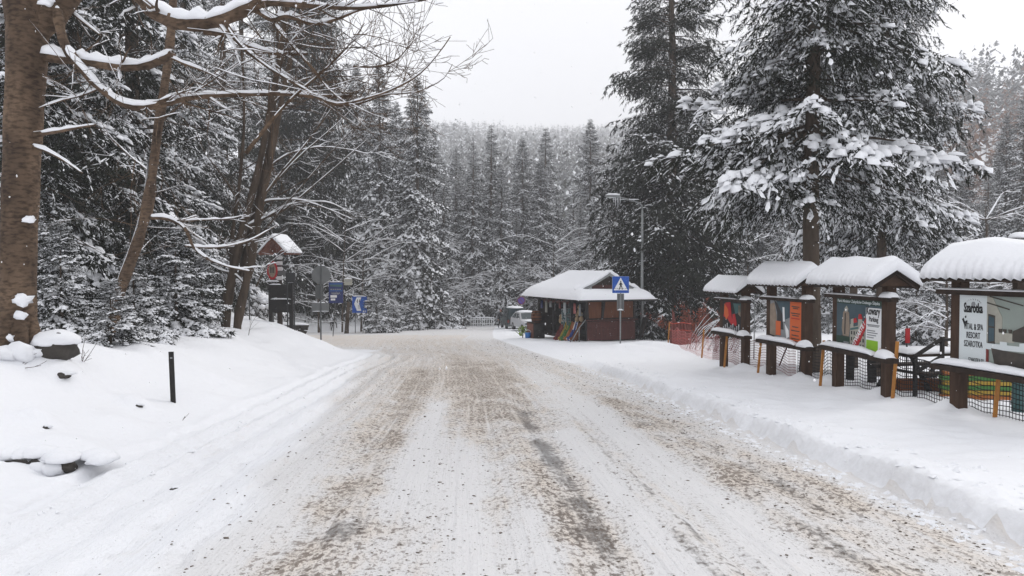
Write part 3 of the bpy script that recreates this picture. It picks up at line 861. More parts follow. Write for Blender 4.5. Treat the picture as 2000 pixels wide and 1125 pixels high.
# ------------------------------------------------------------------ forest beyond: individuals, then the far mass
def bare_tree(seed, Ht, r0, nb, up, blen, b0=.15, twigs=9, snow=.5, k=3, droop=0.0):
    """a leafless tree: straight stem, side branches with fine twigs; returns trunk, branches, snow meshes"""
    rg = np.random.default_rng(seed)
    tb = MB(); sv = []; sq = []; sn = 0; bb = MB(); TV = []
    zz = np.linspace(-.3, Ht, 8); wx = np.cumsum(rg.normal(size=8)) * Ht * .006; wy = np.cumsum(rg.normal(size=8)) * Ht * .006
    tb.tube(np.stack([wx, wy, zz], -1), np.maximum(r0 * (1 - zz / Ht * .93), .01), 6)
    for i in range(nb):
        f = b0 + (1 - b0) * (i + rg.random()) / nb
        z = Ht * f; L = blen * (1 - f * .75) * rg.uniform(.5, 1.15); az = rg.random() * 6.283
        el = up + rg.normal() * .2
        d = np.array([math.cos(az) * math.cos(el), math.sin(az) * math.cos(el), math.sin(el)])
        o = np.array([np.interp(z, zz, wx), np.interp(z, zz, wy), z])
        t = np.linspace(0, 1, 4)[:, None]
        p = o + d * L * t; p[:, 2] += (.15 - droop) * L * t[:, 0] ** 2; p += rg.normal(size=p.shape) * .03 * L * t
        bb.tube(p, np.linspace(r0 * .28 * (1 - f * .5), .008, 4), k, cap=False)
        if rg.random() < snow:
            V, Q = snow_np(p, np.linspace(r0 * .3, .02, 4), .045, rg, .2, 3, True); sv.append(V); sq.append(Q + sn); sn += len(V)
        for q in range(twigs):
            u = rg.uniform(.2, 1); p0 = o + d * L * u; p0[2] += (.15 - droop) * L * u * u
            dd = d * .8 + rg.normal(size=3) * .55; dd[2] += .12 - droop; dd /= np.linalg.norm(dd)
            l = L * rg.uniform(.15, .45); s_ = np.cross(dd, rg.normal(size=3)); s_ /= np.linalg.norm(s_)
            TV.append(np.stack([p0 - s_ * .014, p0 + s_ * .014, p0 + dd * l]))
            if rg.random() < snow * .7:
                V, Q = snow_np(np.stack([p0, p0 + dd * l * .5, p0 + dd * l * .95]), .012, .03, rg, .1, 3, True); sv.append(V); sq.append(Q + sn); sn += len(V)
    TV = np.concatenate(TV); bb.add(TV, None, np.arange(len(TV)).reshape(-1, 3))
    tr = mesh_from('trunk', np.concatenate(tb.V), np.concatenate(tb.Q), np.concatenate(tb.T), mats=[M['bark_larch']])
    br = mesh_from('branches', np.concatenate(bb.V), np.concatenate(bb.Q), np.concatenate(bb.T), mats=[M['bark_larch']], smooth=False)
    sw = mesh_from('snow_load', np.concatenate(sv), np.concatenate(sq), None, mats=[M['snow_branch']])
    return tr, br, sw


BARE = {}
BARE['larch_a'] = bare_tree(21, 20, .17, 85, .15, 3.6, .12, 11, .35)
BARE['larch_b'] = bare_tree(22, 17, .14, 75, .35, 3.2, .15, 11, .3)
BARE['bush'] = bare_tree(23, 5.5, .06, 46, .45, 3.2, .05, 12, .9, droop=.25)
BARE['bush_b'] = bare_tree(24, 8, .08, 54, .35, 3.6, .06, 12, .95, droop=.3)


def bare_thing(kind, p, rot, sc, label, group=None, name='bare_tree', cat='bare tree'):
    t = thing(name, label, cat, p, rot, group); t.scale = (sc, sc, sc)
    for nm, me in zip(('trunk', 'branches', 'snow_load'), BARE[kind]):
        o = link(nm, me, t)
        if nm == 'snow_load': o['kind'] = 'stuff'
    return t


M['needles_frost_haze'] = mat('needles_frost_haze', (.14, .145, .145), .85, noise=(.05, (.26, .265, .27), 1.2), spec=.05)  # frost grey that also pales the far boughs in place of thicker haze
# candidate spots on the slopes, in view
fr = np.random.default_rng(77)
spots = []
r_ = 78.0
while r_ < 1290:
    step = 4.3 + r_ * .0045
    for th in np.arange(-.30, .66, step / r_):
        t2 = th + fr.uniform(-.5, .5) * step / r_; r2 = r_ + fr.uniform(-.5, .5) * step
        x, y = r2 * math.sin(t2), r2 * math.cos(t2)
        px = 1000 + F * x / y
        if px < 700 or px > 2120: continue
        if r2 < 88 and px < 1190: continue
        if px < 880 and r2 < 100: continue
        kk = float(ss((t2 - .30) / .30)); kl = float(ss((-.22 - t2) / .3))
        if r2 > 1240 - 870 * kk - 700 * kl + 150 * math.sin(t2 * 5 + .3) + 30 * math.sin(t2 * 19) + 14 * math.sin(t2 * 47) + 14: continue
        spots.append((r2, x, y, px))
    r_ += step
spots.sort()
N_OBJ = 290
first, rest = spots[:N_OBJ], spots[N_OBJ:]
sa_ = np.array(spots); SZ = H(sa_[:, 1], sa_[:, 2]); B1 = pn(sa_[:, 1] * .035, sa_[:, 2] * .05, 88); B2 = pn(sa_[:, 1] * .022, sa_[:, 2] * .03, 89)
for q_, (r2, x, y, px) in enumerate(first):
    z = float(SZ[q_]) - .1
    brown = float(B1[q_])
    larch = (px > 1780 and 108 < r2 < 280 and brown > -.35) or (1040 < px < 1180 and brown > .22) or brown > .42
    rot = float(fr.random() * 6.28)
    where = ('far behind the broad snow-laden spruce on the left' if px < 900 else 'beyond the parked cars and the white fence' if px < 1040 else 'behind the kiosk roof' if px < 1230 else 'behind the tall dense spruce by the street lamp' if px < 1420 else 'across the meadow behind the poster boards' if px < 1800 else 'on the steep slope above the hotel board')
    if larch:
        bare_thing('larch_a' if fr.random() < .6 else 'larch_b', (x, y, z), rot, fr.uniform(.75, 1.1),
                   'brown leafless larch ' + where, 'leafless larches ' + where, 'larch_tree', 'larch')
    else:
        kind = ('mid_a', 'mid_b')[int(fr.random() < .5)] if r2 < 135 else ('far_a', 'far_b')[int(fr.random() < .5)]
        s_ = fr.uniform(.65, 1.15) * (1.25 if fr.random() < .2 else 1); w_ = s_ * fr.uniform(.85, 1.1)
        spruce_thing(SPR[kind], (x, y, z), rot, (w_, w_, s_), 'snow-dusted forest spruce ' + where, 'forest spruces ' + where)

# the far mass of the wood: one object
PV = []; PT = []; PM = []; pnn = 0
def far_tree_np(rg, brown, n=26, wide=1.2):
    """about 150 triangles: drooping boughs, some of them white"""
    f = np.sort(rg.random(n)) ** .9
    rad = (1 - f) ** .85 * rg.uniform(.7, 1.25, n) + .02
    az = rg.random(n) * 6.283; dz_ = rg.uniform(.02, .05, n)
    c, s = np.cos(az), np.sin(az)
    z = .06 + f * .92
    w = (.055 + rad * .10) * wide
    o = np.stack([0 * c, 0 * c, z], -1)
    e = np.stack([c * rad * .17, s * rad * .17, z - dz_ - rad * .03], -1)
    sd = np.stack([-s, c, 0 * c], -1)
    A = o + sd * .004; B = e + sd * w[:, None] * .28; Cc = e - sd * w[:, None] * .28 + [0, 0, -.012]; D = o - sd * .004 + [0, 0, -.02]
    V = np.stack([A, B, Cc, D], 1).reshape(-1, 3)
    T = (np.arange(n) * 4)[:, None, None] + np.array([[0, 1, 2], [0, 2, 3]])[None]
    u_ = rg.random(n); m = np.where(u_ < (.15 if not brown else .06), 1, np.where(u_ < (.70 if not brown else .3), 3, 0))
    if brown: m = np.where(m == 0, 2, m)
    tv = np.array([[.004, 0, 0], [-.004, 0, 0], [0, 0, .5 if not brown else .95]])
    V = np.concatenate([V, tv]); T = np.concatenate([T.reshape(-1, 3), [[n * 4, n * 4 + 1, n * 4 + 2]]])
    return V, T, np.concatenate([np.repeat(m, 2), [2]])
FT = [far_tree_np(fr, False) for _ in range(8)] + [far_tree_np(fr, True, 24) for _ in range(4)] + [far_tree_np(fr, False, 9, 2.8) for _ in range(4)] + [far_tree_np(fr, False, 46, .95) for _ in range(4)]
for q_, (r2, x, y, px) in enumerate(rest, N_OBJ):
    brown = float(B2[q_])
    b_ = (px > 1780 and r2 < 290 and brown > -.3) or brown > .36
    V, T, m = FT[int(fr.integers(8, 12)) if b_ else int(fr.integers(16, 20)) if r2 < 330 else int(fr.integers(0, 8)) if r2 < 560 else int(fr.integers(12, 16))]
    h = fr.uniform(10, 27) * (1.2 if fr.random() < .1 else 1) * (.8 if b_ else 1); w = h * fr.uniform(.75, 1.25); a = fr.random() * 6.28
    Rz = np.array([[math.cos(a), -math.sin(a), 0], [math.sin(a), math.cos(a), 0], [0, 0, 1]])
    PV.append((V * [w, w, h]) @ Rz.T + [x, y, SZ[q_] - .5]); PT.append(T + pnn); PM.append(m); pnn += len(V)
me = mesh_from('far_forest', np.concatenate(PV), None, np.concatenate(PT), None, np.concatenate(PM), [M['needles_far'], M['snow_branch'], M['bark_larch'], M['needles_frost_haze']], smooth=False)
tag(link('far_forest', me), 'snowy spruce forest covering the distant mountain as one mass', kind='stuff')
# ------------------------------------------------------------------ bare broadleaf trees, traced in the place
def bark_beech():
    m = bpy.data.materials.new('bark_beech'); m.use_nodes = True
    nt = m.node_tree; b = nt.nodes['Principled BSDF']; L = nt.links.new
    co = nt.nodes.new('ShaderNodeNewGeometry')
    def noise(scale, st, detail=4):
        mp = nt.nodes.new('ShaderNodeMapping'); mp.inputs['Scale'].default_value = st
        n = nt.nodes.new('ShaderNodeTexNoise'); n.inputs['Scale'].default_value = scale; n.inputs['Detail'].default_value = detail
        L(co.outputs['Position'], mp.inputs['Vector']); L(mp.outputs['Vector'], n.inputs['Vector']); return n.outputs['Fac']
    n1 = noise(2.4, (1, 1, .5), 6); n2 = noise(10, (1.0, 1.0, 2.4), 8)
    r1 = nt.nodes.new('ShaderNodeValToRGB'); r1.color_ramp.elements[0].color = (.055, .037, .026, 1); r1.color_ramp.elements[1].color = (.165, .112, .075, 1)
    r1.color_ramp.elements[0].position = .3; r1.color_ramp.elements[1].position = .65
    r2 = nt.nodes.new('ShaderNodeValToRGB'); r2.color_ramp.elements[0].color = (.16, .15, .15, 1); r2.color_ramp.elements[1].color = (1, 1, 1, 1)
    r2.color_ramp.elements[0].position = .36; r2.color_ramp.elements[1].position = .56
    mx = nt.nodes.new('ShaderNodeMix'); mx.data_type = 'RGBA'; mx.blend_type = 'MULTIPLY'; mx.inputs['Factor'].default_value = .65
    L(n1, r1.inputs['Fac']); L(n2, r2.inputs['Fac']); L(r1.outputs['Color'], mx.inputs['A']); L(r2.outputs['Color'], mx.inputs['B'])
    L(mx.outputs['Result'], b.inputs['Base Color']); b.inputs['Roughness'].default_value = .85; b.inputs['Specular IOR Level'].default_value = .15
    bp = nt.nodes.new('ShaderNodeBump'); bp.inputs['Strength'].default_value = 1.0; bp.inputs['Distance'].default_value = .02
    L(n2, bp.inputs['Height']); L(bp.outputs['Normal'], b.inputs['Normal'])
    return m
M['bark_beech'] = bark_beech()


def smooth_path(pts, n, rg=None, jit=0.0):
    pts = np.asarray(pts, float)
    s = np.concatenate([[0], np.cumsum(np.linalg.norm(np.diff(pts, axis=0), axis=1))]); s /= s[-1]
    u = np.linspace(0, 1, n)
    # Catmull-like smoothing: linear then averaged
    P = np.stack([np.interp(u, s, pts[:, q]) for q in range(3)], -1)
    for _ in range(2):
        P[1:-1] = .25 * P[:-2] + .5 * P[1:-1] + .25 * P[2:]
    if rg is not None and jit > 0:
        P[1:] += np.cumsum(rg.normal(size=(n - 1, 3)), axis=0) * jit / math.sqrt(n)
    return P


class Limbs:
    """bark tubes and the snow lying on them, gathered for one tree"""
    def __init__(s, seed):
        s.rg = np.random.default_rng(seed); s.b = MB(); s.sv = []; s.sq = []; s.sn = 0
    def snow(s, P, rad, th, gap=.08, k=5):
        V, Q = snow_np(P, rad, th, s.rg, gap, k); s.sv.append(V); s.sq.append(Q + s.sn); s.sn += len(V)
    def limb(s, pts, r0, r1, n=14, k=7, snow=.05, jit=.02, twigs=0, tl=1.0, lvl=2, gap=.06, bias=(0, 0, .1)):
        P = smooth_path(pts, n, s.rg, jit); rad = np.linspace(r0, r1, n) * (1 + .10 * s.rg.normal(size=n))
        s.b.tube(P, rad, k)
        if snow > 0: s.snow(P, rad, snow * np.clip(rad / r0, .45, 1), gap)
        for q in range(twigs):
            i = s.rg.integers(max(1, n // 6), n - 1)
            s.twig(P[i], P[i] - P[i - 1], tl * s.rg.uniform(.4, 1.1), max(rad[i] * .32, .0045), lvl, snow * .5, bias)
        return P
    def twig(s, p, d, L, r, lvl, snow, bias):
        rg = s.rg
        d = d / max(np.linalg.norm(d), 1e-6) * .75 + rg.normal(size=3) * .50 + np.array(bias) * rg.uniform(0, 2); d /= np.linalg.norm(d)
        n = 6; cur = rg.normal(size=3) * .22 + np.array(bias)
        t = np.linspace(0, 1, n)[:, None]
        P = p + d * L * t + cur * L * .35 * t ** 2 + np.cumsum(rg.normal(size=(n, 3)), 0) * .014 * L
        P[0] = p
        rad = np.linspace(r, max(r * .3, .003), n)
        s.b.tube(P, rad, 4 if r > .012 else 3, cap=False)
        if snow > 0.006 and rg.random() < .55: s.snow(P, rad, snow * rg.uniform(.5, 1.2), .2, 3 if r < .02 else 4)
        if lvl > 0:
            for q in range(rg.integers(2, 5)):
                i = rg.integers(1, n)
                s.twig(P[i], P[i] - P[i - 1], L * rg.uniform(.35, .65), max(rad[i] * .6, .003), lvl - 1, snow * .6, bias)
    def build(s, name, label, cat, base, bark, group=None):
        base = Vector(base); t = thing(name, label, cat, base, 0, group)
        o = s.b.build('limbs', bark, t, smooth=True); o.location = -base
        if s.sv:
            sn = link('snow_load', mesh_from('snow_load', np.concatenate(s.sv), np.concatenate(s.sq), None, mats=[M['snow_branch']]), t); sn.location = -base; sn['kind'] = 'stuff'
        return t


# the thick beech at the left edge
g = G(30, 688); YB = g.y
P2 = lambda L_, Y0=YB, dy=0.0: [at(px, py, Y0 + dy * i) for i, (px, py) in enumerate(L_)]
lb = Limbs(101)
TRK = smooth_path([g + Vector((0.02, 0, -.5)), at(34, 640, YB), at(34, 560, YB), at(38, 430, YB), at(43, 300, YB), at(50, 160, YB), at(56, 60, YB), at(40, -60, YB), at(20, -260, YB), at(0, -520, YB)], 40)
rt = np.interp(np.linspace(0, 1, 40), [0, .05, .10, .16, .3, .5, .62, .75, 1], [.295, .27, .25, .24, .24, .26, .285, .21, .09])
tk = MB(); tk.tube(TRK, rt * (1 + .02 * np.sin(np.arange(40) * 1.7)), 24)
V_ = tk.V[0]; a_ = np.arange(len(V_)); V_ += np.stack([.018 * pn(V_[:, 2] * 1.7, a_ % 24 * .5, 3), .012 * pn(V_[:, 2] * 1.9, a_ % 24 * .5, 4), 0 * a_], -1)
for az in (-2.6, -1.7, -.8, .1, 1.2):       # root flares
    d = Vector((math.cos(az), math.sin(az), 0)); c = g + Vector((0.02, 0, 0))
    tk.tube([c + Vector((0, 0, .50)) + d * .16, c + Vector((0, 0, .14)) + d * .25, c + Vector((0, 0, -.1)) + d * .36, c + Vector((0, 0, -.35)) + d * .50], [.12, .12, .09, .06], 9)
lb.limb(P2([(60, 70), (95, 40), (125, 5), (170, -60), (250, -160)], YB, .1), .21, .10, 12, 12, .05)                       # fork
lb.limb(P2([(112, 20), (118, 60), (124, 90), (150, 122), (200, 178), (255, 214), (315, 207), (370, 190), (450, 187), (560, 184), (640, 190), (690, 188)], YB - .1, -.05), .075, .02, 34, 8, .055, .01, 15, .9)
lb.limb(P2([(78, 108), (150, 118), (240, 131), (290, 127), (337, 104)], YB, -.1), .085, .055, 20, 9, .085, .008, 5, .7)
lb.limb(P2([(330, 112), (365, 125), (410, 140), (450, 165)], YB - .4, 0), .025, .008, 10, 6, .035, .01, 6, .6)
lb.limb(P2([(66, 263), (110, 258), (150, 250), (188, 244)], YB - .1, -.1), .04, .012, 10, 6, .045, .006)
lb.limb(P2([(66, 286), (110, 303), (162, 338)], YB - .1, -.1), .035, .01, 10, 6, .045, .006)
lb.limb(P2([(115, 5), (140, 25), (165, 45), (195, 68)], YB + .3, 0), .03, .012, 10, 6, .045, .006, 3, .6)
# the great snowy limb along the top and its sprays
lb.limb(P2([(180, -120), (240, -50), (285, 5), (322, 38), (365, 48), (410, 46), (450, 33), (500, 8), (540, -18)], YB - .5, -.06), .13, .085, 26, 10, .11, .008, 4, .9)
lb.limb(P2([(470, 22), (520, 2), (560, 6), (620, 12), (690, 16), (760, 10), (835, -2)], YB - .9, -.05), .055, .012, 26, 7, .055, .01, 14, 1.0)
lb.limb(P2([(495, 18), (520, 32), (536, 46), (548, 31), (566, 30), (600, 46), (620, 50), (660, 38), (710, 18), (760, 14)], YB - .8, -.03), .04, .01, 26, 7, .045, .006, 12, .9)
lb.limb(P2([(536, 46), (560, 75), (600, 120), (645, 180), (690, 210)], YB - .8, -.1), .03, .008, 16, 6, .02, .01, 12, .9)
lb.limb(P2([(480, 300), (560, 200), (620, 150), (660, 112), (700, 70), (712, 45)], YB - 1.2, .1), .030, .006, 18, 6, .012, .01, 10, .8)
lb.limb(P2([(420, 70), (460, 66), (475, 62), (440, 62), (420, 66)], YB - .5), .03, .02, 8, 5, .05, .004)
lb.limb(P2([(400, 62), (450, 68), (480, 90), (540, 105), (600, 104)], YB - .5, -.1), .045, .02, 14, 6, .05, .006, 8, .8)
lb.limb(P2([(440, 45), (468, 90), (520, 130), (590, 170), (650, 208), (720, 190), (790, 165), (830, 135), (860, 100), (880, 68)], YB - 1.0, -.05), .034, .006, 26, 6, .018, .012, 18, .9)
lb.limb(P2([(610, 185), (650, 207), (700, 203), (760, 180), (800, 186), (850, 165), (875, 150), (884, 125)], YB - 1.0, 0), .022, .005, 20, 5, .012, .01, 12, .7)
lb.limb(P2([(690, 130), (735, 132), (780, 115), (800, 85), (815, 72)], YB - 1.0, 0), .016, .004, 14, 5, .0, .01, 8, .6)
for k_ in range(14):     # loose sprays hanging between the limbs
    px, py = lb.rg.uniform(360, 700), lb.rg.uniform(10, 170)
    lb.twig(np.array(at(px, py, YB - lb.rg.uniform(.3, 1.6))), np.array([1.0, -.2, -.25]), lb.rg.uniform(.7, 1.5), .008, 2, .010, (.25, 0, .02))
for px, py in ((385, 400), (330, 520), (250, 150), (210, 300), (345, 390), (180, 210), (400, 230)):
    lb.twig(np.array(at(px * .8, py * .6, YB - .4)), np.array([.4, 0, -.9]), 1.1, .009, 2, .008, (0, 0, -.1))
# bits of snow lodged on the trunk
for px, py, r_ in ((90, 3, .11), (58, 428, .09), (45, 585, .14), (40, 615, .10), (15, 660, .1)):
    c = at(px, py, YB - .27); lb.sn += 0
    bl = MB(); bl.blob((0, 0, 0), (r_, r_ * .35, r_ * .55), int(px), 0, .55, 10, 6)
    V = bl.V[0] + np.array(c); lb.sv.append(V); lb.sq.append(bl.Q[0] + lb.sn); lb.sn += len(V)
beech = lb.build('bare_tree', 'thick brown bare trunk at the left edge with long snow-lined limbs', 'bare tree', g, M['bark_beech'])
cb_ = MB()
for az in np.linspace(-2.9, .3, 9):
    c = g + Vector((.02 + .40 * math.cos(az), .40 * math.sin(az), .02)); cb_.blob(c, (.20, .18, .12 + .05 * math.sin(az * 5)), int(az * 10) + 40, 0, .25, 10, 6)
o = cb_.build('snow_collar', M['fresh'], beech, smooth=True); o.location = -Vector(g); o['kind'] = 'stuff'
o = tk.build('trunk', M['bark_beech'], beech, smooth=True); o.location = -Vector(g)

# the leaning stem
ll = Limbs(102); g2 = onG(222, 16.5); YL = g2.y
ST = [g2 + Vector((-.12, 0, -.4)), at(228, 580, YL), at(258, 505, YL), at(285, 430, YL), at(297, 350, YL), at(308, 250, YL), at(322, 170, YL), at(335, 60, YL), at(345, -120, YL)]
P = ll.limb(ST, .128, .075, 26, 10, .0, .0)
ll.snow(P[2:13] + np.array([-.10, -.04, .0]), np.full(11, .06), np.full(11, .16), .2)
ll.limb([at(296, 425, YL), at(320, 424, YL), at(345, 430, YL), at(368, 450, YL), at(372, 475, YL), at(395, 500, YL), at(440, 520, YL - .2), at(490, 530, YL - .3)], .05, .018, 22, 7, .07, .008, 6, .7)
ll.limb([at(350, 432, YL), at(390, 430, YL), at(450, 428, YL), at(480, 420, YL)], .025, .008, 14, 5, .045, .006, 5, .6)
ll.limb([at(362, 480, YL), at(395, 484, YL), at(440, 482, YL), at(490, 470, YL), at(540, 440, YL)], .025, .01, 16, 5, .045, .006, 5, .6)
ll.limb([at(300, 340, YL), at(250, 300, YL), at(200, 250, YL)], .03, .008, 10, 5, .02, .02, 5, .9)
ll.limb([at(310, 240, YL), at(360, 200, YL), at(430, 130, YL), at(470, 90, YL)], .03, .008, 10, 5, .02, .02, 6, .9)
for k_ in range(10):
    i = ll.rg.integers(6, 22); ll.twig(P[i], np.array([ll.rg.normal(), ll.rg.normal() * .4, .1]), 1.2, .012, 2, .012, (0, 0, .02))
ll.build('bare_tree', 'slanting brown stem leaning right with snow along its upper side', 'bare tree', g2, M['bark_beech'])

# the twin-stemmed tree
lt = Limbs(103); g3 = onG(452, 25.0); YT = g3.y
def sp(px, py, dy=0): return at(px, py, YT + dy)
lt.limb([onG(438, 25.0) - Vector((0, 0, .4)), sp(440, 620), sp(447, 560), sp(462, 500), sp(478, 430), sp(505, 330), sp(530, 200), sp(555, 60), sp(570, -80)], .165, .06, 26, 9, .0, .01, 6, 1.6)
lt.limb([onG(460, 24.8) - Vector((0, 0, .4)), sp(462, 620), sp(480, 560), sp(492, 500), sp(505, 420), sp(525, 330), sp(548, 200), sp(580, 60), sp(610, -80)], .155, .06, 26, 9, .0, .01, 6, 1.6)
lt.limb([sp(470, 540, .4), sp(485, 470, .4), sp(505, 380, .5), sp(530, 270, .5), sp(545, 130, .5), sp(540, 0, .5)], .10, .04, 18, 7, .0, .02, 5, 1.5)
lt.limb([sp(455, 560), sp(450, 470, .5), sp(470, 360, .7), sp(480, 220, .8), sp(470, 60, .9)], .09, .03, 16, 6, .0, .02, 5, 1.4)
for path, r0, sn_, tw in (
    ([(484, 440), (520, 425), (560, 400), (604, 394), (640, 392), (680, 412)], .055, .06, 8),
    ([(512, 395), (525, 390), (590, 390), (640, 408), (690, 430)], .035, .05, 6),
    ([(510, 390), (545, 340), (590, 290), (640, 220), (690, 150)], .06, .05, 8),
    ([(515, 380), (560, 330), (600, 290), (650, 250), (700, 200)], .04, .04, 8),
    ([(500, 430), (540, 420), (570, 400), (640, 340), (720, 270)], .045, .03, 8),
    ([(470, 540), (500, 470), (540, 420), (600, 350), (680, 260), (740, 210)], .045, .02, 9),
    ([(455, 560), (475, 478), (520, 470), (560, 450)], .03, .04, 5),
    ([(492, 480), (455, 482), (420, 486), (380, 482), (330, 476)], .045, .05, 5),
    ([(482, 560), (460, 535), (430, 530), (405, 515), (375, 505)], .04, .055, 4),
    ([(520, 330), (560, 300), (620, 285), (680, 290), (720, 300)], .04, .05, 8),
    ([(535, 200), (580, 160), (640, 140), (700, 130)], .04, .03, 8),
    ([(480, 420), (440, 350), (400, 300), (380, 240)], .035, .02, 7),
    ([(545, 180), (520, 90), (480, 30), (440, -30)], .035, .02, 7),
    ([(500, 560), (520, 520), (545, 500), (560, 490)], .03, .04, 4)):
    lt.limb([sp(px, py, -.05 * i) for i, (px, py) in enumerate(path)], r0, .01, 18, 6, sn_, .015, tw, 1.1, 2, bias=(.1, 0, .08))
lt.snow(smooth_path([sp(452, 560), sp(470, 500), sp(488, 430), sp(515, 330)], 14) + np.array([-.1, -.06, 0]), np.full(14, .04), np.full(14, .07), .3)
lt.snow(smooth_path([sp(470, 610), sp(486, 555), sp(498, 500), sp(510, 430)], 14) + np.array([-.1, -.06, 0]), np.full(14, .04), np.full(14, .07), .3)
lt.build('bare_tree', 'twin-stemmed bare tree on the left bank with arching snow-lined branches', 'bare tree', g3, M['bark_stem'])

# snow-laden thicket trees by the junction
def thicket(seed, px, Y, hgt, label, lean, n=14, twigs=9, rad=.09):
    t_ = Limbs(seed); g = onG(px, Y); rg_ = t_.rg
    st = t_.limb([g - Vector((0, 0, .3)), g + Vector((lean * .1, 0, hgt * .35)), g + Vector((lean * .25, .2, hgt * .7)), g + Vector((lean * .5, .2, hgt))], rad, .02, 12, 6, .0, .03)
    for q in range(n):
        i = rg_.integers(2, 11); b0 = st[i]; sgn = 1 if rg_.random() < .5 + lean * .2 else -1
        L_ = hgt * rg_.uniform(.35, .62); e = rg_.uniform(.05, .7)
        d = np.array([sgn * math.cos(e), rg_.normal() * .5, math.sin(e)])
        t_.limb([b0, b0 + d * L_ * .35, b0 + d * L_ * .7 + [0, 0, .02 * L_], b0 + d * L_ - [0, 0, .16 * L_]], .032, .008, 10, 5, .06, .02, twigs, L_ * .35, 1, .12, (sgn * .25, 0, -.05))
    return t_.build('bare_tree', label, 'bare tree', g, M['bark_stem'])
thicket(111, 705, 61.5, 8.0, 'snow-covered arching bare tree behind the blue arrow sign', .8, 15)
thicket(112, 668, 60, 9.0, 'fine-twigged snow-covered bare tree behind the round sign back', .6, 15)
thicket(113, 622, 59, 5.5, 'small dark bare tree between signpost roof and round sign back', -.5, 14, 7)
thicket(114, 840, 80, 9.0, 'slender frosted bare tree below the broad snow-laden spruce', .5, 20, 9)
thicket(115, 905, 84, 7.5, 'brown frosted bare tree behind the white fence', -.4, 22, 9)
thicket(116, 1080, 84, 10, 'wide frosted bare tree rising behind the kiosk roof', .3, 28, 10)
thicket(117, 1130, 92, 11, 'tallest frosted bare tree behind the kiosk ridge', -.2, 26, 10)
thicket(118, 985, 90, 7, 'frosted bare tree behind the dark van', .2, 22, 9)
thicket(119, 1850, 34, 5.5, 'brown snowy thicket tree behind the net, left of the hotel board', .4, 24, 10)
thicket(120, 1935, 38, 7.0, 'brown snowy thicket tree behind the hotel board', -.3, 26, 10)
thicket(121, 1460, 62, 8.0, 'frosted bare tree across the meadow behind the poster boards', .3, 24, 9)

# ------------------------------------------------------------------ young spruces bowed by snow
def sap(px, py, h, label, Y=None, wide=1.0):
    p = G(px, py) if Y is None else onG(px, Y); s_ = h / 3.0
    return spruce_thing(SPR['sapling'], (p.x, p.y, p.z - .1 * s_), rz(), (s_ * wide, s_ * wide, s_), label, None, 'young_spruce')
sap(215, 655, 1.3, 'low young spruce bowed by thick snow, right of the boulder', 14.2, 1.5)
sap(262, 622, 2.3, 'young spruce growing at the foot of the slanting stem', 17.2, 1.1)
sap(345, 632, 3.2, 'bushy young spruce left of the twin-stemmed tree', 20, 1.25)
sap(395, 632, 2.2, 'lower young spruce crowding the left twin stem', 21, 1.2)
sap(120, 620, 2.6, 'young spruce behind the boulder by the thick trunk', 16.5, 1.1)
sap(60, 610, 3.0, 'young spruce at the far left behind the thick trunk', 17, 1.1)
sap(735, 0, 4.6, 'young spruce right of the blue arrow sign', 58, 1.0)
sap(803, 0, 4.4, 'young spruce thickly capped with snow on the far bank', 66, .85)
sap(768, 0, 3.2, 'small snowy young spruce between two taller ones on the far bank', 63, 1.0)
sap(865, 0, 5.6, 'snowy young spruce spreading over the bank left of the white fence', 72, 1.1)
sap(838, 0, 4.4, 'young spruce on the bank crest under the broad snow-laden spruce', 74, 1.0)
sap(1440, 0, 5.5, 'snowy young spruce beyond the meadow behind the smallest board', 58, 1.0)
sap(1790, 0, 5.0, 'snowy young spruce between the town board and the hotel board', 36, .9)
sap(1640, 0, 5.5, 'snowy young spruce across the meadow behind the town board', 55, .9)
# ------------------------------------------------------------------ objects
def wood(name, c1, c2, sc=9):
    return mat(name, c1, .8, noise=(sc, c2, 1.0, (1, 1, .22)), bump=(22, .35, .008), spec=.2)
M['wood_dark'] = wood('wood_dark', (.016, .011, .008), (.045, .030, .022))
M['wood_brown'] = wood('wood_brown', (.032, .018, .012), (.082, .048, .031))
M['wood_red'] = wood('wood_red', (.060, .020, .017), (.10, .034, .027))
M['wood_orange'] = wood('wood_orange', (.10, .032, .012), (.16, .056, .021))
M['wood_roof'] = wood('wood_roof', (.13, .05, .035), (.19, .08, .055))
M['wood_black'] = mat('wood_black', (.012, .011, .011), .8, noise=(8, (.028, .025, .023), 1))
M['stone'] = mat('stone', (.022, .020, .018), .9, noise=(5, (.07, .062, .054), 1), bump=(9, .8, .04))
M['steel'] = mat('steel', (.20, .21, .21), .55, noise=(6, (.27, .28, .28), .8), metal=.3)
M['steel_dark'] = mat('steel_dark', (.075, .08, .08), .6, noise=(9, (.11, .115, .115), 1))
M['sign_back'] = mat('sign_back', (.13, .135, .135), .6, noise=(4, (.17, .175, .175), 1))
M['white'] = mat('white_paint', (.78, .79, .80), .5)
M['offwhite'] = mat('paper_white', (.60, .65, .66), .5, noise=(5, (.64, .68, .69), 1))
M['blue'] = mat('sign_blue', (.010, .075, .36), .4, noise=(4, (.012, .085, .40), 1))
M['blue_dark'] = mat('banner_blue', (.012, .024, .125), .5, noise=(4, (.016, .03, .15), 1))
M['blue_light'] = mat('sign_light_blue', (.02, .15, .45), .4)
M['black'] = mat('black_print', (.012, .012, .013), .6)
M['darkgrey'] = mat('dark_grey', (.035, .035, .037), .6)
M['grey'] = mat('grey_print', (.25, .26, .27), .6)
M['red'] = mat('red_print', (.42, .018, .022), .5)
M['red_dark'] = mat('red_net', (.17, .028, .024), .6)
M['orange'] = mat('orange_print', (.62, .13, .03), .5, noise=(5, (.56, .11, .03), 1))
M['orange_net'] = mat('orange_net', (.42, .055, .035), .6)
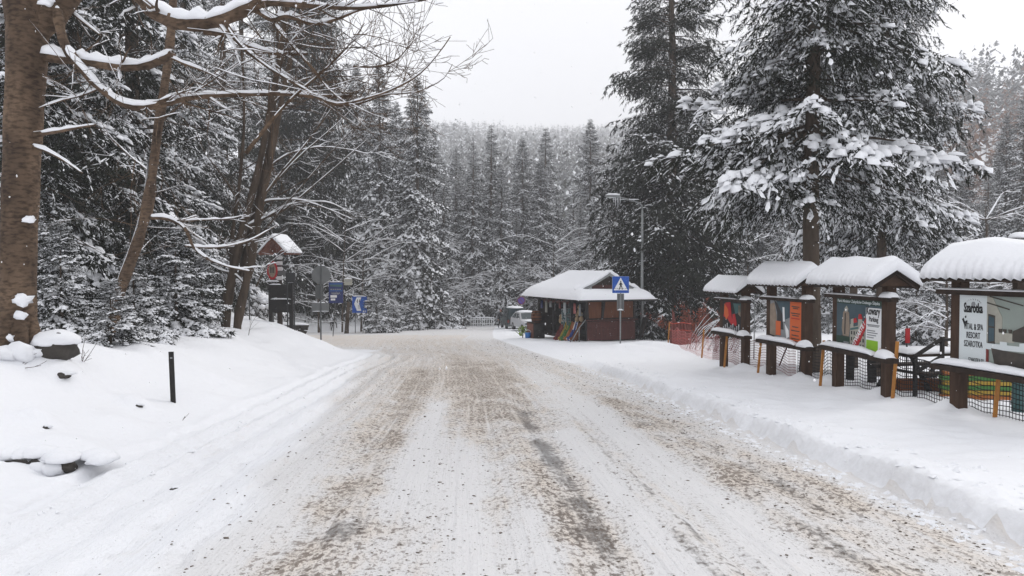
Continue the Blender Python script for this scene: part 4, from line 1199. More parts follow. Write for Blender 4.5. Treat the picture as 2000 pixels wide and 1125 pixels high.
M['stake'] = mat('stake_yellow', (.46, .20, .035), .6, noise=(12, (.30, .12, .03), 1))
M['green'] = mat('green_print', (.25, .48, .02), .5)
M['green_dark'] = mat('green_band', (.012, .045, .028), .5)
M['teal'] = mat('teal_print', (.05, .12, .12), .5)
M['sky_print'] = mat('print_sky', (.025, .055, .075), .5, noise=(3, (.075, .115, .135), 1.2))
M['skin_print'] = mat('print_beige', (.32, .25, .19), .5, noise=(7, (.22, .17, .13), 1))
M['wall_print'] = mat('print_wall', (.40, .39, .33), .5, noise=(8, (.31, .30, .26), 1))
M['room_print'] = mat('print_room', (.30, .35, .31), .5, noise=(2, (.24, .27, .25), 1))
M['brown_print'] = mat('print_brown', (.075, .062, .05), .5, noise=(9, (.035, .03, .026), 1))
M['cloth_yellow'] = mat('plastic_yellow', (.38, .25, .03), .4)
M['plastic_blue'] = mat('plastic_blue', (.02, .05, .22), .4)
M['plastic_orange'] = mat('plastic_orange', (.36, .12, .025), .4)
M['plastic_green'] = mat('plastic_green', (.05, .17, .035), .4)
M['lime'] = mat('lime_foliage', (.16, .26, .03), .7, noise=(9, (.26, .36, .06), 1))
M['car_dark'] = mat('car_dark_green', (.010, .028, .030), .3, spec=.5)
M['car_white'] = mat('car_silver', (.50, .50, .52), .35, spec=.5)
M['glass'] = mat('dark_glass', (.02, .035, .04), .12, spec=.6)
M['rubber'] = mat('rubber', (.015, .015, .016), .8)
M['coat'] = mat('dark_coat', (.014, .015, .019), .85)
M['skin'] = mat('skin', (.45, .25, .18), .6)
M['pink_net'] = mat('pink_net', (.45, .14, .13), .6)
M['rust_net'] = mat('rust_net', (.10, .026, .020), .8, noise=(6, (.17, .05, .04), 1))
M['plush'] = mat('plush', (.42, .30, .18), .9)
M['rust_leaf'] = mat('rust_leaf', (.17, .035, .020), .8, noise=(3, (.26, .07, .035), 1))
M['purple'] = mat('sign_violet', (.085, .05, .30), .4)
M['lens'] = mat('lamp_lens', (.55, .57, .58), .25)


def text(s, size, m, parent, loc, rot=(R(90), 0, 0), bold=.0, name='lettering', align='LEFT', sx=1.0, shear=0.0, spacing=1.0, fit=None):
    cu = bpy.data.curves.new(name, 'FONT'); cu.body = s; cu.size = size; cu.align_x = align; cu.offset = bold; cu.shear = shear
    cu.space_character = spacing; cu.resolution_u = 3; cu.extrude = .0015
    tmp = bpy.data.objects.new('tmp_text', cu); C.objects.link(tmp)
    me = bpy.data.meshes.new_from_object(tmp)
    bpy.data.objects.remove(tmp)
    me.name = name; me.materials.clear(); me.materials.append(m)
    if fit:
        co = np.empty(len(me.vertices) * 3, np.float32); me.vertices.foreach_get('co', co); sx = fit / max(float(np.ptp(co[0::3])), 1e-3)
    o = link(name, me, parent); o.location = loc; o.rotation_euler = rot; o.scale = (sx, 1, 1)
    return o


def plate(name, m, parent, x0, x1, z0, z1, y, t=.004):
    b = MB(); b.box(((x0 + x1) / 2, y, (z0 + z1) / 2), (abs(x1 - x0), t, abs(z1 - z0)))
    return b.build(name, m, parent)


def poly(name, m, parent, pts, y, t=.003):
    """flat print shape on a face looking along -y"""
    b = MB(); b.prism(pts, (0, y + t, 0), (1, 0, 0), (0, 0, 1), (0, -1, 0), t * 2)
    return b.build(name, m, parent)


def roof_snow(name, parent, L, hw, eave, ridge, th, seed, rip=.02, nl=60, k=13, x0=0.0, end=.07):
    """rounded loaf of snow on a gable roof whose ridge runs along x"""
    u = np.linspace(-1, 1, nl); rgs = np.random.default_rng(seed)
    V = np.zeros((nl, 2 * k, 3)); ph = np.linspace(0, math.pi, k)
    for i, a in enumerate(u):
        e = 1 - np.clip((abs(a) - (1 - .24)) / .24, 0, 1) ** 2.4 * (.72 if a < 0 else .22)
        x = a * (L / 2 + end * e)
        T = th * (.94 + .32 * pn(np.array([a * 1.3 + seed * .37]), np.array([seed * 1.3]), seed)[0]) * e
        y = -np.cos(ph) * (hw + .06 * e)
        base = ridge - np.abs(y) * (ridge - eave) / hw
        lift = np.sin(ph) ** .30
        top = base + T * (.32 + .68 * lift) * np.where(np.abs(y) > hw, .9, 1) 
        crest = ridge + T; top = np.minimum(top, crest)
        rp = rip * np.sin(2 * math.pi * (a * L / 2) / .135 + .8 * math.sin(a * 9)) + rip * .4 * rgs.normal()
        y = y + np.sign(y) * rp * (1 - lift)
        V[i, :k] = np.stack([np.full(k, x), y, top], -1)
        yb = np.clip(-np.cos(ph), -1, 1) * hw
        V[i, k:] = np.stack([np.full(k, x * .995), yb, ridge - np.abs(yb) * (ridge - eave) / hw + .004], -1)[::-1]
        V[i, 0, 2] = eave - .015 + rp * .8; V[i, k - 1, 2] = eave - .015 + rp * .8
    K = 2 * k
    Q = []
    for i in range(nl - 1):
        for j in range(K):
            Q.append([i * K + j, (i + 1) * K + j, (i + 1) * K + (j + 1) % K, i * K + (j + 1) % K])
    for i, fl in ((0, 1), (nl - 1, 0)):
        for j in range(k - 1):
            q = [i * K + j, i * K + j + 1, i * K + K - 2 - j, i * K + K - 1 - j]
            Q.append(q if fl else q[::-1])
    return link(name, mesh_from(name, V.reshape(-1, 3), np.array(Q), None, mats=[M['snow_branch']]), parent)


def snow_bar(name, parent, x0, x1, y, z, hw, th, seed, slope=0.0):
    """snow cushion lying on a ledge along x"""
    n = max(5, int(abs(x1 - x0) / .06)); rgs = np.random.default_rng(seed)
    x = np.linspace(x0, x1, n); e = np.sqrt(np.clip(1 - np.abs(np.linspace(-1, 1, n)) ** 4, 0.02, 1))
    T = th * e * (1 + .25 * pn(x * 5 + seed, x * 0, seed)); ang = np.linspace(0, math.pi, 7)
    V = np.stack([np.repeat(x[:, None], 7, 1), y - np.cos(ang)[None] * hw * (.8 + .2 * e[:, None]), z + np.sin(ang)[None] ** .7 * T[:, None] + slope * (-np.cos(ang))[None] * T[:, None]], -1)
    j = np.arange(7); i = np.arange(n - 1)[:, None] * 7
    Q = np.stack([i + j, i + 7 + j, i + 7 + (j + 1) % 7, i + (j + 1) % 7], -1).reshape(-1, 4)
    return link(name, mesh_from(name, V.reshape(-1, 3), Q, None, mats=[M['snow_branch']]), parent)


# ---------------- the row of roofed poster boards
def poster_board(PL, PR, label, eave, ridge, th, beam, ledge, seed, pw=.17, over=.40, hw=.52, roofL=None, width=None):
    d = (PR - PL); ang = math.atan2(d.y, d.x); w = width or math.hypot(d.x, d.y)
    z0 = min(PL.z, PR.z)
    c = (PL + PR) / 2 if width is None else PL + Vector((math.cos(ang), math.sin(ang), 0)) * w / 2
    t = thing('poster_board', label, 'poster board', (c.x, c.y, z0), ang, 'roofed wooden poster boards beside the road')
    for s_ in (-1, 1):
        b = MB(); b.box((s_ * w / 2, pw / 2 - .01, (ridge - .08) / 2 - .3), (pw, pw, ridge - .08 + .6)); b.build('post', M['wood_brown'], t)
    L = roofL or w + 2 * over
    b = MB(); b.bar((-w / 2 - .30, -.02, beam), (w / 2 + .34, -.02, beam), .12, .075)
    bo = b.build('top_beam', M['wood_dark'], t)
    snow_bar('beam_snow', bo, w / 2 - .02, w / 2 + .36, -.03, beam + .035, .10, .10, seed + 1)
    snow_bar('beam_snow', bo, -w / 2 - .30, w / 2 - .12, -.05, beam + .035, .06, .03, seed + 2)
    b = MB(); b.bar((-w / 2 - .30, -.06, ledge), (w / 2 + .36, -.06, ledge), .22, .08)
    lo = b.build('ledge', M['wood_dark'], t)
    snow_bar('ledge_snow', lo, -w / 2 - .26, w / 2 - pw * .55, -.09, ledge + .038, .12, .12, seed + 3, -.35)
    snow_bar('ledge_snow', lo, w / 2 - .04, w / 2 + .34, -.08, ledge + .038, .12, .14, seed + 4)
    b = MB(); b.box((0, .012, (beam + ledge) / 2), (w - pw, .03, beam - ledge - .09)); b.build('panel', M['wood_dark'], t)
    # roof boards, gable boards
    sl_ = math.hypot(hw, ridge - eave); a = math.atan2(ridge - eave, hw)
    for s_ in (-1, 1):
        b = MB(); b.box((0, s_ * hw / 2, (ridge + eave) / 2 - .03), (L, sl_ + .05, .035), Euler((-s_ * a, 0, 0))); b.build('roof_side', M['wood_dark'], t)
    for s_ in (-1, 1):
        b = MB(); xg = s_ * (L / 2 - .10)
        b.prism([(-hw * .86, eave - .02), (hw * .86, eave - .02), (0, ridge - .04)], (xg - .012, 0, 0), (0, 1, 0), (0, 0, 1), (1, 0, 0), .024)
        b.build('gable', M['wood_brown'], t)
    for s_ in (-1, 1):
        for q in (-1, 1):
            b = MB(); b.bar((q * (L / 2 - .02), s_ * (hw + .03), eave - .05), (q * (L / 2 - .02), 0, ridge - .03), .04, .09); b.build('bargeboard', M['wood_dark'], t)
    roof_snow('roof_snow', t, L, hw + .03, eave, ridge, th, seed)
    return t, w, pw


x2 = lambda w, f: (-w / 2) + w * f
# smallest, farthest board
def gp(px, Y): return onG(px, Y)
TB, wB, pB = poster_board(gp(1410, 20.5), gp(1452, 19.4), 'smallest roofed board, farthest from the camera, with a red and dark poster', 2.10, 2.36, .19, 1.86, .93, 31, .17, .30, .34)
i0, i1 = -wB / 2 + pB / 2, wB / 2 - pB / 2; zb, zt = .93 + .05, 1.86 - .04
plate('poster', M['black'], TB, i0, i1, zb, zt, -.008)
def PX(f): return i0 + (i1 - i0) * f
def PZ(f): return zb + (zt - zb) * f
for pts, m_ in (([(.15, .95), (.42, .98), (.5, .5), (.62, .3), (.5, .25), (.25, .45), (.05, .5)], 'red'), ([(.55, .6), (.68, .62), (.78, .3), (.72, .22), (.55, .35)], 'red'), ([(.58, .95), (.98, .95), (.98, .7), (.7, .62)], 'teal'), ([(.85, .9), (.97, .9), (.97, .55), (.86, .62)], 'skin_print'), ([(.05, .25), (.9, .2), (.9, .1), (.05, .12)], 'darkgrey'), ([(.1, .92), (.3, .75), (.35, .55), (.2, .4), (.08, .6)], 'orange')):
    poly('print', M[m_], TB, [(PX(a), PZ(b)) for a, b in pts], -.013 - .004 * (m_ == 'orange'))
for k_ in range(9):
    x_ = PX(.06 + k_ * .105); h_ = .05 + .05 * ((k_ * 7) % 3)
    poly('icicle', M['snow_branch'], TB, [(x_ - .012, zb + .10 + h_), (x_ + .012, zb + .10 + h_), (x_, zb + .02)], -.02)

TB, wB, pB = poster_board(gp(1502, 17.6), gp(1571, 16.2), 'roofed board whose poster pairs a house photo with a tall orange strip', 2.17, 2.43, .29, 1.82, .79, 41, .17, .30, .36)
i0, i1 = -wB / 2 + pB / 2, wB / 2 - pB / 2; zb, zt = .79 + .05, 1.82 - .04
plate('poster', M['grey'], TB, i0, i1, zb, zt, -.008)
for q, (pts, m_) in enumerate(([([(.0, .9), (.14, .95), (.22, .6), (.22, .1), (0, .1)]), 'skin_print'], [[(.14, 1), (.32, .88), (.5, .55), (.5, .3), (.24, .3), (.24, .7)], 'darkgrey'], [[(.2, 1), (.66, 1), (.66, .62), (.5, .55)], 'sky_print'], [[(.2, .5), (.36, .5), (.36, .15), (.2, .15)], 'orange'], [[(.44, .5), (.66, .4), (.66, .02), (.5, .02)], 'grey'], [[(.5, .45), (.62, .3), (.64, .15), (.55, .1)], 'white'], [[(.0, .15), (.66, .05), (.66, 0), (0, 0)], 'darkgrey'], [[(.42, .85), (.48, .85), (.5, .5), (.44, .5)], 'white'])):
    poly('print', M[m_], TB, [(PX(a), PZ(b)) for a, b in pts], -.012 - .0007 * q)
plate('orange_strip', M['orange'], TB, PX(.66), PX(1.0), zb, zt, -.014)
for q, (f, l_) in enumerate(((.90, .20), (.86, .14), (.74, .24), (.69, .18), (.62, .22), (.42, .16), (.33, .22), (.22, .18), (.14, .22), (.08, .14))):
    poly('print', M['red' if 4 <= q < 5 else 'brown_print'], TB, [(PX(.83 - l_ * .6), PZ(f)), (PX(.83 + l_ * .6), PZ(f - .01)), (PX(.83 + l_ * .55), PZ(f - .032)), (PX(.83 - l_ * .55), PZ(f - .026))], -.018)

# town board
TB, wB, pB = poster_board(gp(1632, 14.6), gp(1729, 12.9), 'roofed board with a town poster under a dark green heading and a red diagonal banner', 2.05, 2.31, .27, 1.80, .76, 51, .165, .32, .39)
i0, i1 = -wB / 2 + pB / 2, wB / 2 - pB / 2; zb, zt = .76 + .05, 1.80 - .04
plate('poster', M['sky_print'], TB, i0, i1, zb, zt, -.008)
plate('heading_band', M['green_dark'], TB, i0, i1, PZ(.90), zt, -.013)
plate('white_column', M['white'], TB, PX(.68), i1, zb, PZ(.86), -.013)
W_ = i1 - i0
text('Park Miniatur Zabytków Dolnego Śląska', .078, M['offwhite'], TB, (PX(.03), -.019, PZ(.925)), fit=W_ * .94, bold=.001)
text('Kowary', .20, M['black'], TB, (PX(.69), -.019, PZ(.735)), fit=W_ * .285, bold=.004)
text('Parking', .125, M['darkgrey'], TB, (PX(.75), -.019, PZ(.605)), fit=W_ * .19, bold=.002)
for f, a, b in ((.55, .71, .97), (.525, .73, .95), (.44, .71, .88), (.40, .71, .93), (.355, .71, .9), (.31, .71, .85)):
    poly('small_print', M['grey'], TB, [(PX(a), PZ(f)), (PX(b), PZ(f)), (PX(b), PZ(f - .018)), (PX(a), PZ(f - .018))], -.0165)
for q, (pts, m_) in enumerate(([[(.12, .26), (.30, .26), (.30, .0), (.12, .0)], 'brown_print'], [[(0, .24), (.34, .24), (.34, .18), (.28, .02), (0, .02)], 'green_dark'], [[(.13, .40), (.16, .72), (.22, .80), (.30, .72), (.32, .42), (.30, .25), (.16, .25)], 'skin_print'], [[(.19, .80), (.24, .86), (.28, .80), (.26, .73), (.21, .73)], 'wall_print'], [[(.20, .70), (.23, .71), (.22, .28), (.19, .28)], 'brown_print'], [[(.18, .14), (.30, .14), (.30, .0), (.18, .0)], 'grey'],
    [[(.33, .50), (.42, .46), (.66, .54), (.67, .0), (.33, .0)], 'wall_print'], [[(.52, .62), (.60, .62), (.61, .5), (.51, .48)], 'wall_print'], [[(.53, .72), (.58, .72), (.61, .62), (.51, .62)], 'red'], [[(.40, .6), (.46, .64), (.50, .56), (.42, .53)], 'red'], [[(.34, .42), (.52, .47), (.52, .43), (.34, .38)], 'teal'], [[(.35, .60), (.41, .62), (.41, .47), (.35, .49)], 'wall_print'])):
    poly('print', M[m_], TB, [(PX(a), PZ(b)) for a, b in pts], -.011 - .0006 * q)
for a in (.36, .42, .48, .56, .62):
    for f in (.30, .18, .06):
        poly('print', M['darkgrey'], TB, [(PX(a), PZ(f)), (PX(a + .025), PZ(f)), (PX(a + .025), PZ(f + .07)), (PX(a), PZ(f + .07))], -.0195)
poly('red_banner', M['red'], TB, [(PX(.34), PZ(0)), (PX(.48), PZ(0)), (PX(.69), PZ(.46)), (PX(.69), PZ(.66))], -.022)
text('OTWARTE !', .135, M['white'], TB, (PX(.425), -.027, PZ(.03)), rot=(R(90), -math.atan2(PZ(.60) - PZ(.03), PX(.69) - PX(.40)), 0), bold=.004, sx=.86)
plate('green_square', M['green'], TB, PX(.70), PX(.94), zb + .02, PZ(.25), -.018)
poly('print', M['orange'], TB, [(PX(.86), PZ(.02)), (PX(1.0), PZ(.02)), (PX(1.0), PZ(.13))], -.022)

# hotel board (runs out of the right edge)
TB, wB, pB = poster_board(gp(1868, 11.0), gp(2060, 9.5), 'largest roofed board, nearest the camera, with a pale hotel panel and bedroom photo', 1.95, 2.20, .30, 1.73, .60, 61, .165, .22, .39)
i0, i1 = -wB / 2 + pB / 2, wB / 2 - pB / 2; zb, zt = .60 + .05, 1.73 - .04
plate('poster', M['room_print'], TB, i0, i1, zb, zt, -.008)
plate('pale_panel', M['offwhite'], TB, i0, PX(.34), zb, zt, -.013)
W_ = i1 - i0
text('Szarotka', .19, M['black'], TB, (PX(.175), -.019, PZ(.765)), align='CENTER', fit=W_ * .235, bold=.006)
for s_, f, wd in (('VITAL & SPA', .525, .24), ('RESORT', .405, .17), ('SZAROTKA', .285, .23)):
    text(s_, .125, M['darkgrey'], TB, (PX(.18), -.019, PZ(f)), align='CENTER', fit=W_ * wd, bold=.001)
text('SZAROTKA.EU', .09, M['darkgrey'], TB, (PX(.22), -.019, PZ(.075)), align='CENTER', fit=W_ * .19)
for k_ in range(9):        # small flower emblem over the name
    a = R(20 + k_ * 17.5); poly('emblem', M['grey'], TB, [(PX(.175) + .14 * math.cos(a) * .9, PZ(.875) + .06 * math.sin(a)), (PX(.175) + .16 * math.cos(a) * .9, PZ(.875) + .075 * math.sin(a)), (PX(.175) + .15 * math.cos(a + .08) * .9, PZ(.875) + .085 * math.sin(a + .08))], -.0165)
poly('emblem', M['grey'], TB, [(PX(.175) + .035 * math.cos(R(a)), PZ(.875) + .04 * math.sin(R(a))) for a in range(0, 360, 40)], -.0165)
poly('emblem', M['black'], TB, [(PX(.035), PZ(.66)), (PX(.055), PZ(.68)), (PX(.07), PZ(.61)), (PX(.10), PZ(.65)), (PX(.105), PZ(.62)), (PX(.075), PZ(.55))], -.0165)
poly('emblem', M['black'], TB, [(PX(.07), PZ(.70)), (PX(.085), PZ(.715)), (PX(.09), PZ(.69)), (PX(.075), PZ(.675))], -.0165)
for q, (pts, m_) in enumerate(([[(.34, 1), (.40, 1), (.52, .72), (.52, .38), (.34, .38)], 'wall_print'], [[(.355, .76), (.44, .74), (.44, .36), (.355, .33)], 'brown_print'], [[(.365, .73), (.43, .71), (.43, .40), (.365, .38)], 'sky_print'], [[(.36, .60), (.44, .59), (.44, .57), (.36, .575)], 'brown_print'], [[(.38, 1), (.75, .90), (.75, .885), (.36, .99)], 'brown_print'], [[(.34, .92), (.60, .84), (.60, .825), (.34, .90)], 'brown_print'], [[(.46, .52), (.66, .52), (.66, .40), (.46, .40)], 'wall_print'], [[(.50, .40), (.58, .40), (.58, .30), (.50, .30)], 'offwhite'], [[(.64, .55), (1, .78), (1, .4), (.64, .42)], 'brown_print'], [[(.34, .36), (1.0, .36), (1, .30), (.34, .28)], 'offwhite'],
    [[(.40, .30), (.6, .28), (1.0, .26), (1.0, .0), (.52, .0), (.44, .10)], 'brown_print'], [[(.72, .40), (.82, .42), (.84, .32), (.72, .33)], 'offwhite'], [[(.84, .44), (.96, .46), (.98, .35), (.85, .35)], 'wall_print'], [[(.34, .28), (.37, .27), (.37, .0), (.34, .0)], 'red_dark'])):
    poly('print', M[m_], TB, [(PX(a), PZ(b)) for a, b in pts], -.0115 - .0005 * q)
for f in (.49, .54, .60):
    poly('print', M['brown_print'], TB, [(PX(f), PZ(.52)), (PX(f + .03), PZ(.52)), (PX(f + .035), PZ(.57)), (PX(f - .005), PZ(.57))], -.020)

# ---------------- stakes and nets behind the boards
FL = [(7.45, 5.0), (7.15, 8.0), (6.95, 11.0), (6.75, 13.4), (6.65, 15.0), (6.50, 17.3), (6.30, 20.5), (6.5, 24.0), (7.0, 29.0), (7.75, 36.0)]
def fence_x(y): return float(np.interp(y, [p[1] for p in FL], [p[0] for p in FL]))
def net(name, label, y0, y1, m, h, cell, dense=1.0, sag=.10, poly_=None):
    """a drooping plastic net of thin strands"""
    n = int((y1 - y0) / cell); b = MB(); r_ = .0048
    ys = np.linspace(y0, y1, n); rows = int(h / cell)
    px_ = np.array([fence_x(y) for y in ys])
    span = 2.6; hh = h - sag * np.sin(np.pi * (ys % span) / span) + .03 * pn(ys * 2, ys * 0, 5)
    gz = H(px_, ys)
    c0 = (float(px_[0]), float(ys[0]), float(gz[0]))
    bulge = .05 * pn(ys * 1.2, ys * 0 + 3, 6)
    for i in range(n):
        p = np.array([[px_[i] + bulge[i] * f, ys[i] + .02 * f, gz[i] - .05 + (hh[i] + .05) * f] for f in (0, .5, 1)])
        V, Q, T = tube_np(p, r_ * dense, 3, False); b.add(V, Q)
    for j in range(rows + 1):
        f = j / rows
        p = np.stack([px_ + bulge * f, ys + .02 * f, gz - .05 + (hh + .05) * f], -1)[::2]
        V, Q, T = tube_np(p, (r_ * 1.3 if j < rows else r_ * 2.2) * dense, 3, False); b.add(V, Q)
    o = b.build(name, m, None); o.data.transform(Matrix.Translation((-c0[0], -c0[1], -c0[2]))); o.location = c0
    return tag(o, label, 'net')
net('safety_net', 'black plastic net sagging behind the two nearest poster boards', 5.0, 16.9, M['black'], .72, .062, 1.15)
net('safety_net', 'dark red plastic net behind the two farthest poster boards', 17.0, 24.0, M['red_dark'], .80, .065, 1.0)
net('safety_net', 'pinkish orange net between the kiosk and the smallest board', 24.1, 36.0, M['pink_net'], .80, .13, 0.75)
for px, Y, h_, l_ in ((1946, 10.4, .95, 'pale orange stake under the bedroom photo of the hotel board'), (1745, 12.6, .95, 'yellow-orange stake right of the town board'), (1603, 14.9, .90, 'yellow-orange stake left of the town board'), (1481, 17.8, .75, 'yellow-orange stake at the left post of the orange poster board'), (1415, 20.2, .85, 'thin orange stake inside the left post of the smallest board'), (1371, 25.5, .95, 'leaning orange stake holding the pinkish net'), (1305, 34.5, 1.05, 'orange stake beside the red-brown netting roll near the lamp post')):
    y_ = Y; x_ = fence_x(y_); g = Vector(((px - 1000) / F * Y, Y, 0)); g.z = Hs(g.x, g.y)
    b = MB(); b.bar((0, 0, -.15), (.07, -.02, h_), .05, .03); b.box((.07, -.02, h_ + .012), (.05, .03, .03))
    o = b.build('fence_stake', M['stake'], None, loc=g); tag(o, l_, 'stake', 'orange stakes of the safety net')

# rolled netting and rusty shrub near the lamp post
g = onG(1330, 36.0)
t = thing('netting_roll', 'upright roll of red-brown netting beside the pinkish net', 'net roll', g)
b = MB(); rg_ = np.random.default_rng(3)
for k_ in range(16):
    a = k_ * .39; b.tube([(.42 * math.cos(a), .25 * math.sin(a), -.1), (.44 * math.cos(a + .1), .26 * math.sin(a + .1), .55), (.40 * math.cos(a), .25 * math.sin(a), 1.10 + .14 * rg_.normal())], [.10, .10, .06], 5)
b.build('folds', M['rust_net'], t)
b = MB()
for z_ in (.3, .7, 1.05): b.tube([(.5 * math.cos(a), .33 * math.sin(a), z_ + .03 * math.sin(3 * a)) for a in np.linspace(0, 6.283, 20)], .02, 4, cap=False)
b.build('binding', M['orange_net'], t)
def rust_shrub(px, Y, h, wd, label, seed, m):
    g = onG(px, Y); t = thing('rusty_shrub', label, 'shrub', g); rg_ = np.random.default_rng(seed); st = MB(); lf = MB(); V = []
    for k_ in range(34):
        a = rg_.random() * 6.283; e = rg_.uniform(.7, 1.4); d = np.array([math.cos(a) * math.cos(e) * wd, math.sin(a) * math.cos(e), math.sin(e)]); L = h * rg_.uniform(.6, 1.05)
        P = np.stack([d * L * f + np.array([0, 0, -.12 * L * f * f]) for f in np.linspace(0, 1, 5)]) + np.array([rg_.normal() * .2, rg_.normal() * .2, 0])
        st.tube(P, np.linspace(.018, .005, 5), 3, cap=False)
        for q in range(26):
            f = rg_.uniform(.25, 1); p = d * L * f + np.array([0, 0, -.12 * L * f * f]) + rg_.normal(size=3) * .10
            u = rg_.normal(size=3) * .045; v = rg_.normal(size=3) * .045; V.append(np.stack([p, p + u * 1.6, p + v * 1.6]))
    V = np.concatenate(V); lf.add(V, None, np.arange(len(V)).reshape(-1, 3))
    st.build('stems', M['bark_twig'], t); o = lf.build('leaves', m, t); o['kind'] = 'stuff'
rust_shrub(1352, 38.5, 2.6, 1.5, 'rust-red leafy shrub behind the netting roll', 5, M['rust_leaf'])
rust_shrub(1392, 43, 2.2, 1.5, 'paler rust-red shrub just left of the smallest board', 6, M['rust_leaf'])
# snow heap laced with bare twigs
g = onG(1400, 31)
lb2 = Limbs(130)
for k_ in range(30):
    p0 = np.array([g.x + lb2.rg.uniform(-1.2, .8), g.y + lb2.rg.uniform(-1, 1), g.z])
    lb2.limb([p0, p0 + [.2, 0, .5], p0 + [.55, 0, .95], p0 + [1.0 + lb2.rg.random() * .6, .1, 1.15 + .5 * lb2.rg.random()]], .014, .004, 8, 3, .05, .05, 4, .5, 0, .1)
lb2.build('twiggy_shrub', 'arching twiggy shrub full of snow behind the leaning orange stake', 'shrub', g, M['bark_twig'])

# ---------------- crossing sign, lamp post
g = onG(1212, 36.0)
t = thing('crossing_sign', 'blue square pedestrian crossing sign on a pole before the kiosk', 'road sign', g)
b = MB(); b.tube([(0, 0, -.3), (0, 0, 3.15)], .035, 10); b.build('pole', M['steel'], t, True)
zc = float((CAM + ray(1213, 556) * (36 / ray(1213, 556).y)).z - g.z); S_ = .80
f_ = MB(); f_.box((0, -.045, zc), (S_, .02, S_)); fo = f_.build('sign_face', M['blue'], t)
b = MB(); b.box((0, -.03, zc), (S_ + .015, .012, S_ + .015)); b.build('rim', M['offwhite'], fo)
poly('white_triangle', M['white'], fo, [(-.34, zc - .27), (.34, zc - .27), (0, zc + .35)], -.058)
def pic(pts): poly('walking_figure', M['black'], fo, [(a * .62, zc - .05 + b_ * .62) for a, b_ in pts], -.066)
pic([(.0 + .05 * math.cos(R(a)), .33 + .05 * math.sin(R(a))) for a in range(0, 360, 45)])
pic([(-.07, .25), (.06, .26), (.08, .05), (.03, -.02), (-.05, .0)])
pic([(-.04, .02), (.03, .0), (-.08, -.30), (-.17, -.30), (-.14, -.26)])
pic([(-.01, .02), (.07, .04), (.12, -.12), (.16, -.30), (.09, -.30), (.06, -.12)])
pic([(.05, .24), (.15, .10), (.13, .06), (.03, .17)])
pic([(-.05, .24), (-.14, .08), (-.11, .05), (-.01, .17)])
for k_ in range(5): poly('stripe', M['black'], fo, [(-.33 + k_ * .135, zc - .19), (-.24 + k_ * .135, zc - .19), (-.24 + k_ * .135, zc - .175), (-.33 + k_ * .135, zc - .175)], -.0655)
b = MB(); b.box((0, -.01, zc - .84), (.34, .03, .82)); b.build('plate_below', M['sign_back'], t)
b = MB(); b.box((-.09, -.04, zc - .84), (.03, .03, .78)); b.box((.09, -.04, zc - .84), (.03, .03, .78)); b.build('rail', M['steel_dark'], t)
snow_bar('sign_snow', t, -.15, .15, -.02, zc - 1.24, .05, .07, 5)

g = onG(1254, 42.0); zt_ = float(at(1257, 398, 42).z - g.z)
t = thing('street_lamp', 'tall grey street lamp with a bent arm beside the kiosk', 'street lamp', g)
b = MB(); b.tube([(0, 0, -.2), (0, 0, zt_ * .35), (0, 0, zt_ - .35)], [.11, .085, .06], 12)
b.build('pole', M['steel'], t, True)
b = MB(); b.tube([(0, 0, zt_ - .4), (-.02, 0, zt_ - .12), (-.18, 0, zt_ + .05), (-.6, -.1, zt_ + .17), (-1.35, -.25, zt_ + .36)], .045, 8); b.build('arm', M['steel'], t, True)
b = MB(); b.blob((-1.72, -.32, zt_ + .40), (.45, .17, .10), 2, 0, .0, 14, 8); ho = b.build('lamp_head', M['steel'], t, True)
b = MB(); b.blob((-1.76, -.33, zt_ + .34), (.27, .12, .06), 2, 0, .0, 12, 6); b.build('lens', M['lens'], ho, True)
b = MB(); b.blob((-1.70, -.32, zt_ + .47), (.43, .16, .09), 4, 0, .15, 12, 6, .4); b.build('head_snow', M['snow_branch'], ho, True)
snow_bar('arm_snow', t, -1.3, -.2, -.13, zt_ + .22, .05, .04, 8)
for k_, (dx, l_) in enumerate(((-1.55, .55), (-1.42, .75), (-1.30, .45), (-1.66, .3))):
    b = MB(); b.tube([(dx, -.28, zt_ + .33), (dx, -.28, zt_ + .33 - l_)], [.022, .003], 5); b.build('icicle', M['snow_branch'], t)

# ---------------- left-hand signs
g = onG(626, 31.5); YS = 31.5
def zof(py, px=626, Y=YS, gg=None): return float(at(px, py, Y).z - (gg or g).z)
t = thing('sign_pole', 'round traffic sign seen from behind with two plates on a grey pole', 'road sign', g, .12)
b = MB(); b.tube([(.0, 0, -.3), (.0, 0, 1.2), (.02, 0, zof(515))], .032, 10); b.build('pole', M['steel_dark'], t, True)
zc = zof(537); b = MB(); b.tube([(.02, .03, zc), (.02, .055, zc)], .38, 28)
o = b.build('round_plate', M['sign_back'], t)
b = MB(); b.tube([(.02 + .385 * math.cos(a), .05, zc + .385 * math.sin(a)) for a in np.linspace(0, 6.2832, 29)], .014, 5, cap=False); b.build('rim', M['steel'], o)
zc = zof(600); b = MB(); b.box((-.02, .04, zc), (.72, .02, .36)); b.build('lower_plate', M['sign_back'], t); pz = zc
b = MB(); b.box((-.06, .05, zof(570)), (.34, .02, .58)); b.build('middle_plate', M['steel_dark'], t)
for zz_ in (zof(537) + .39, pz + .18): snow_bar('sign_snow', t, -.12, .18, .04, zz_, .04, .05, 7)
snow_bar('sign_snow', t, -.38, .34, .04, pz - .185, .03, .03, 9)

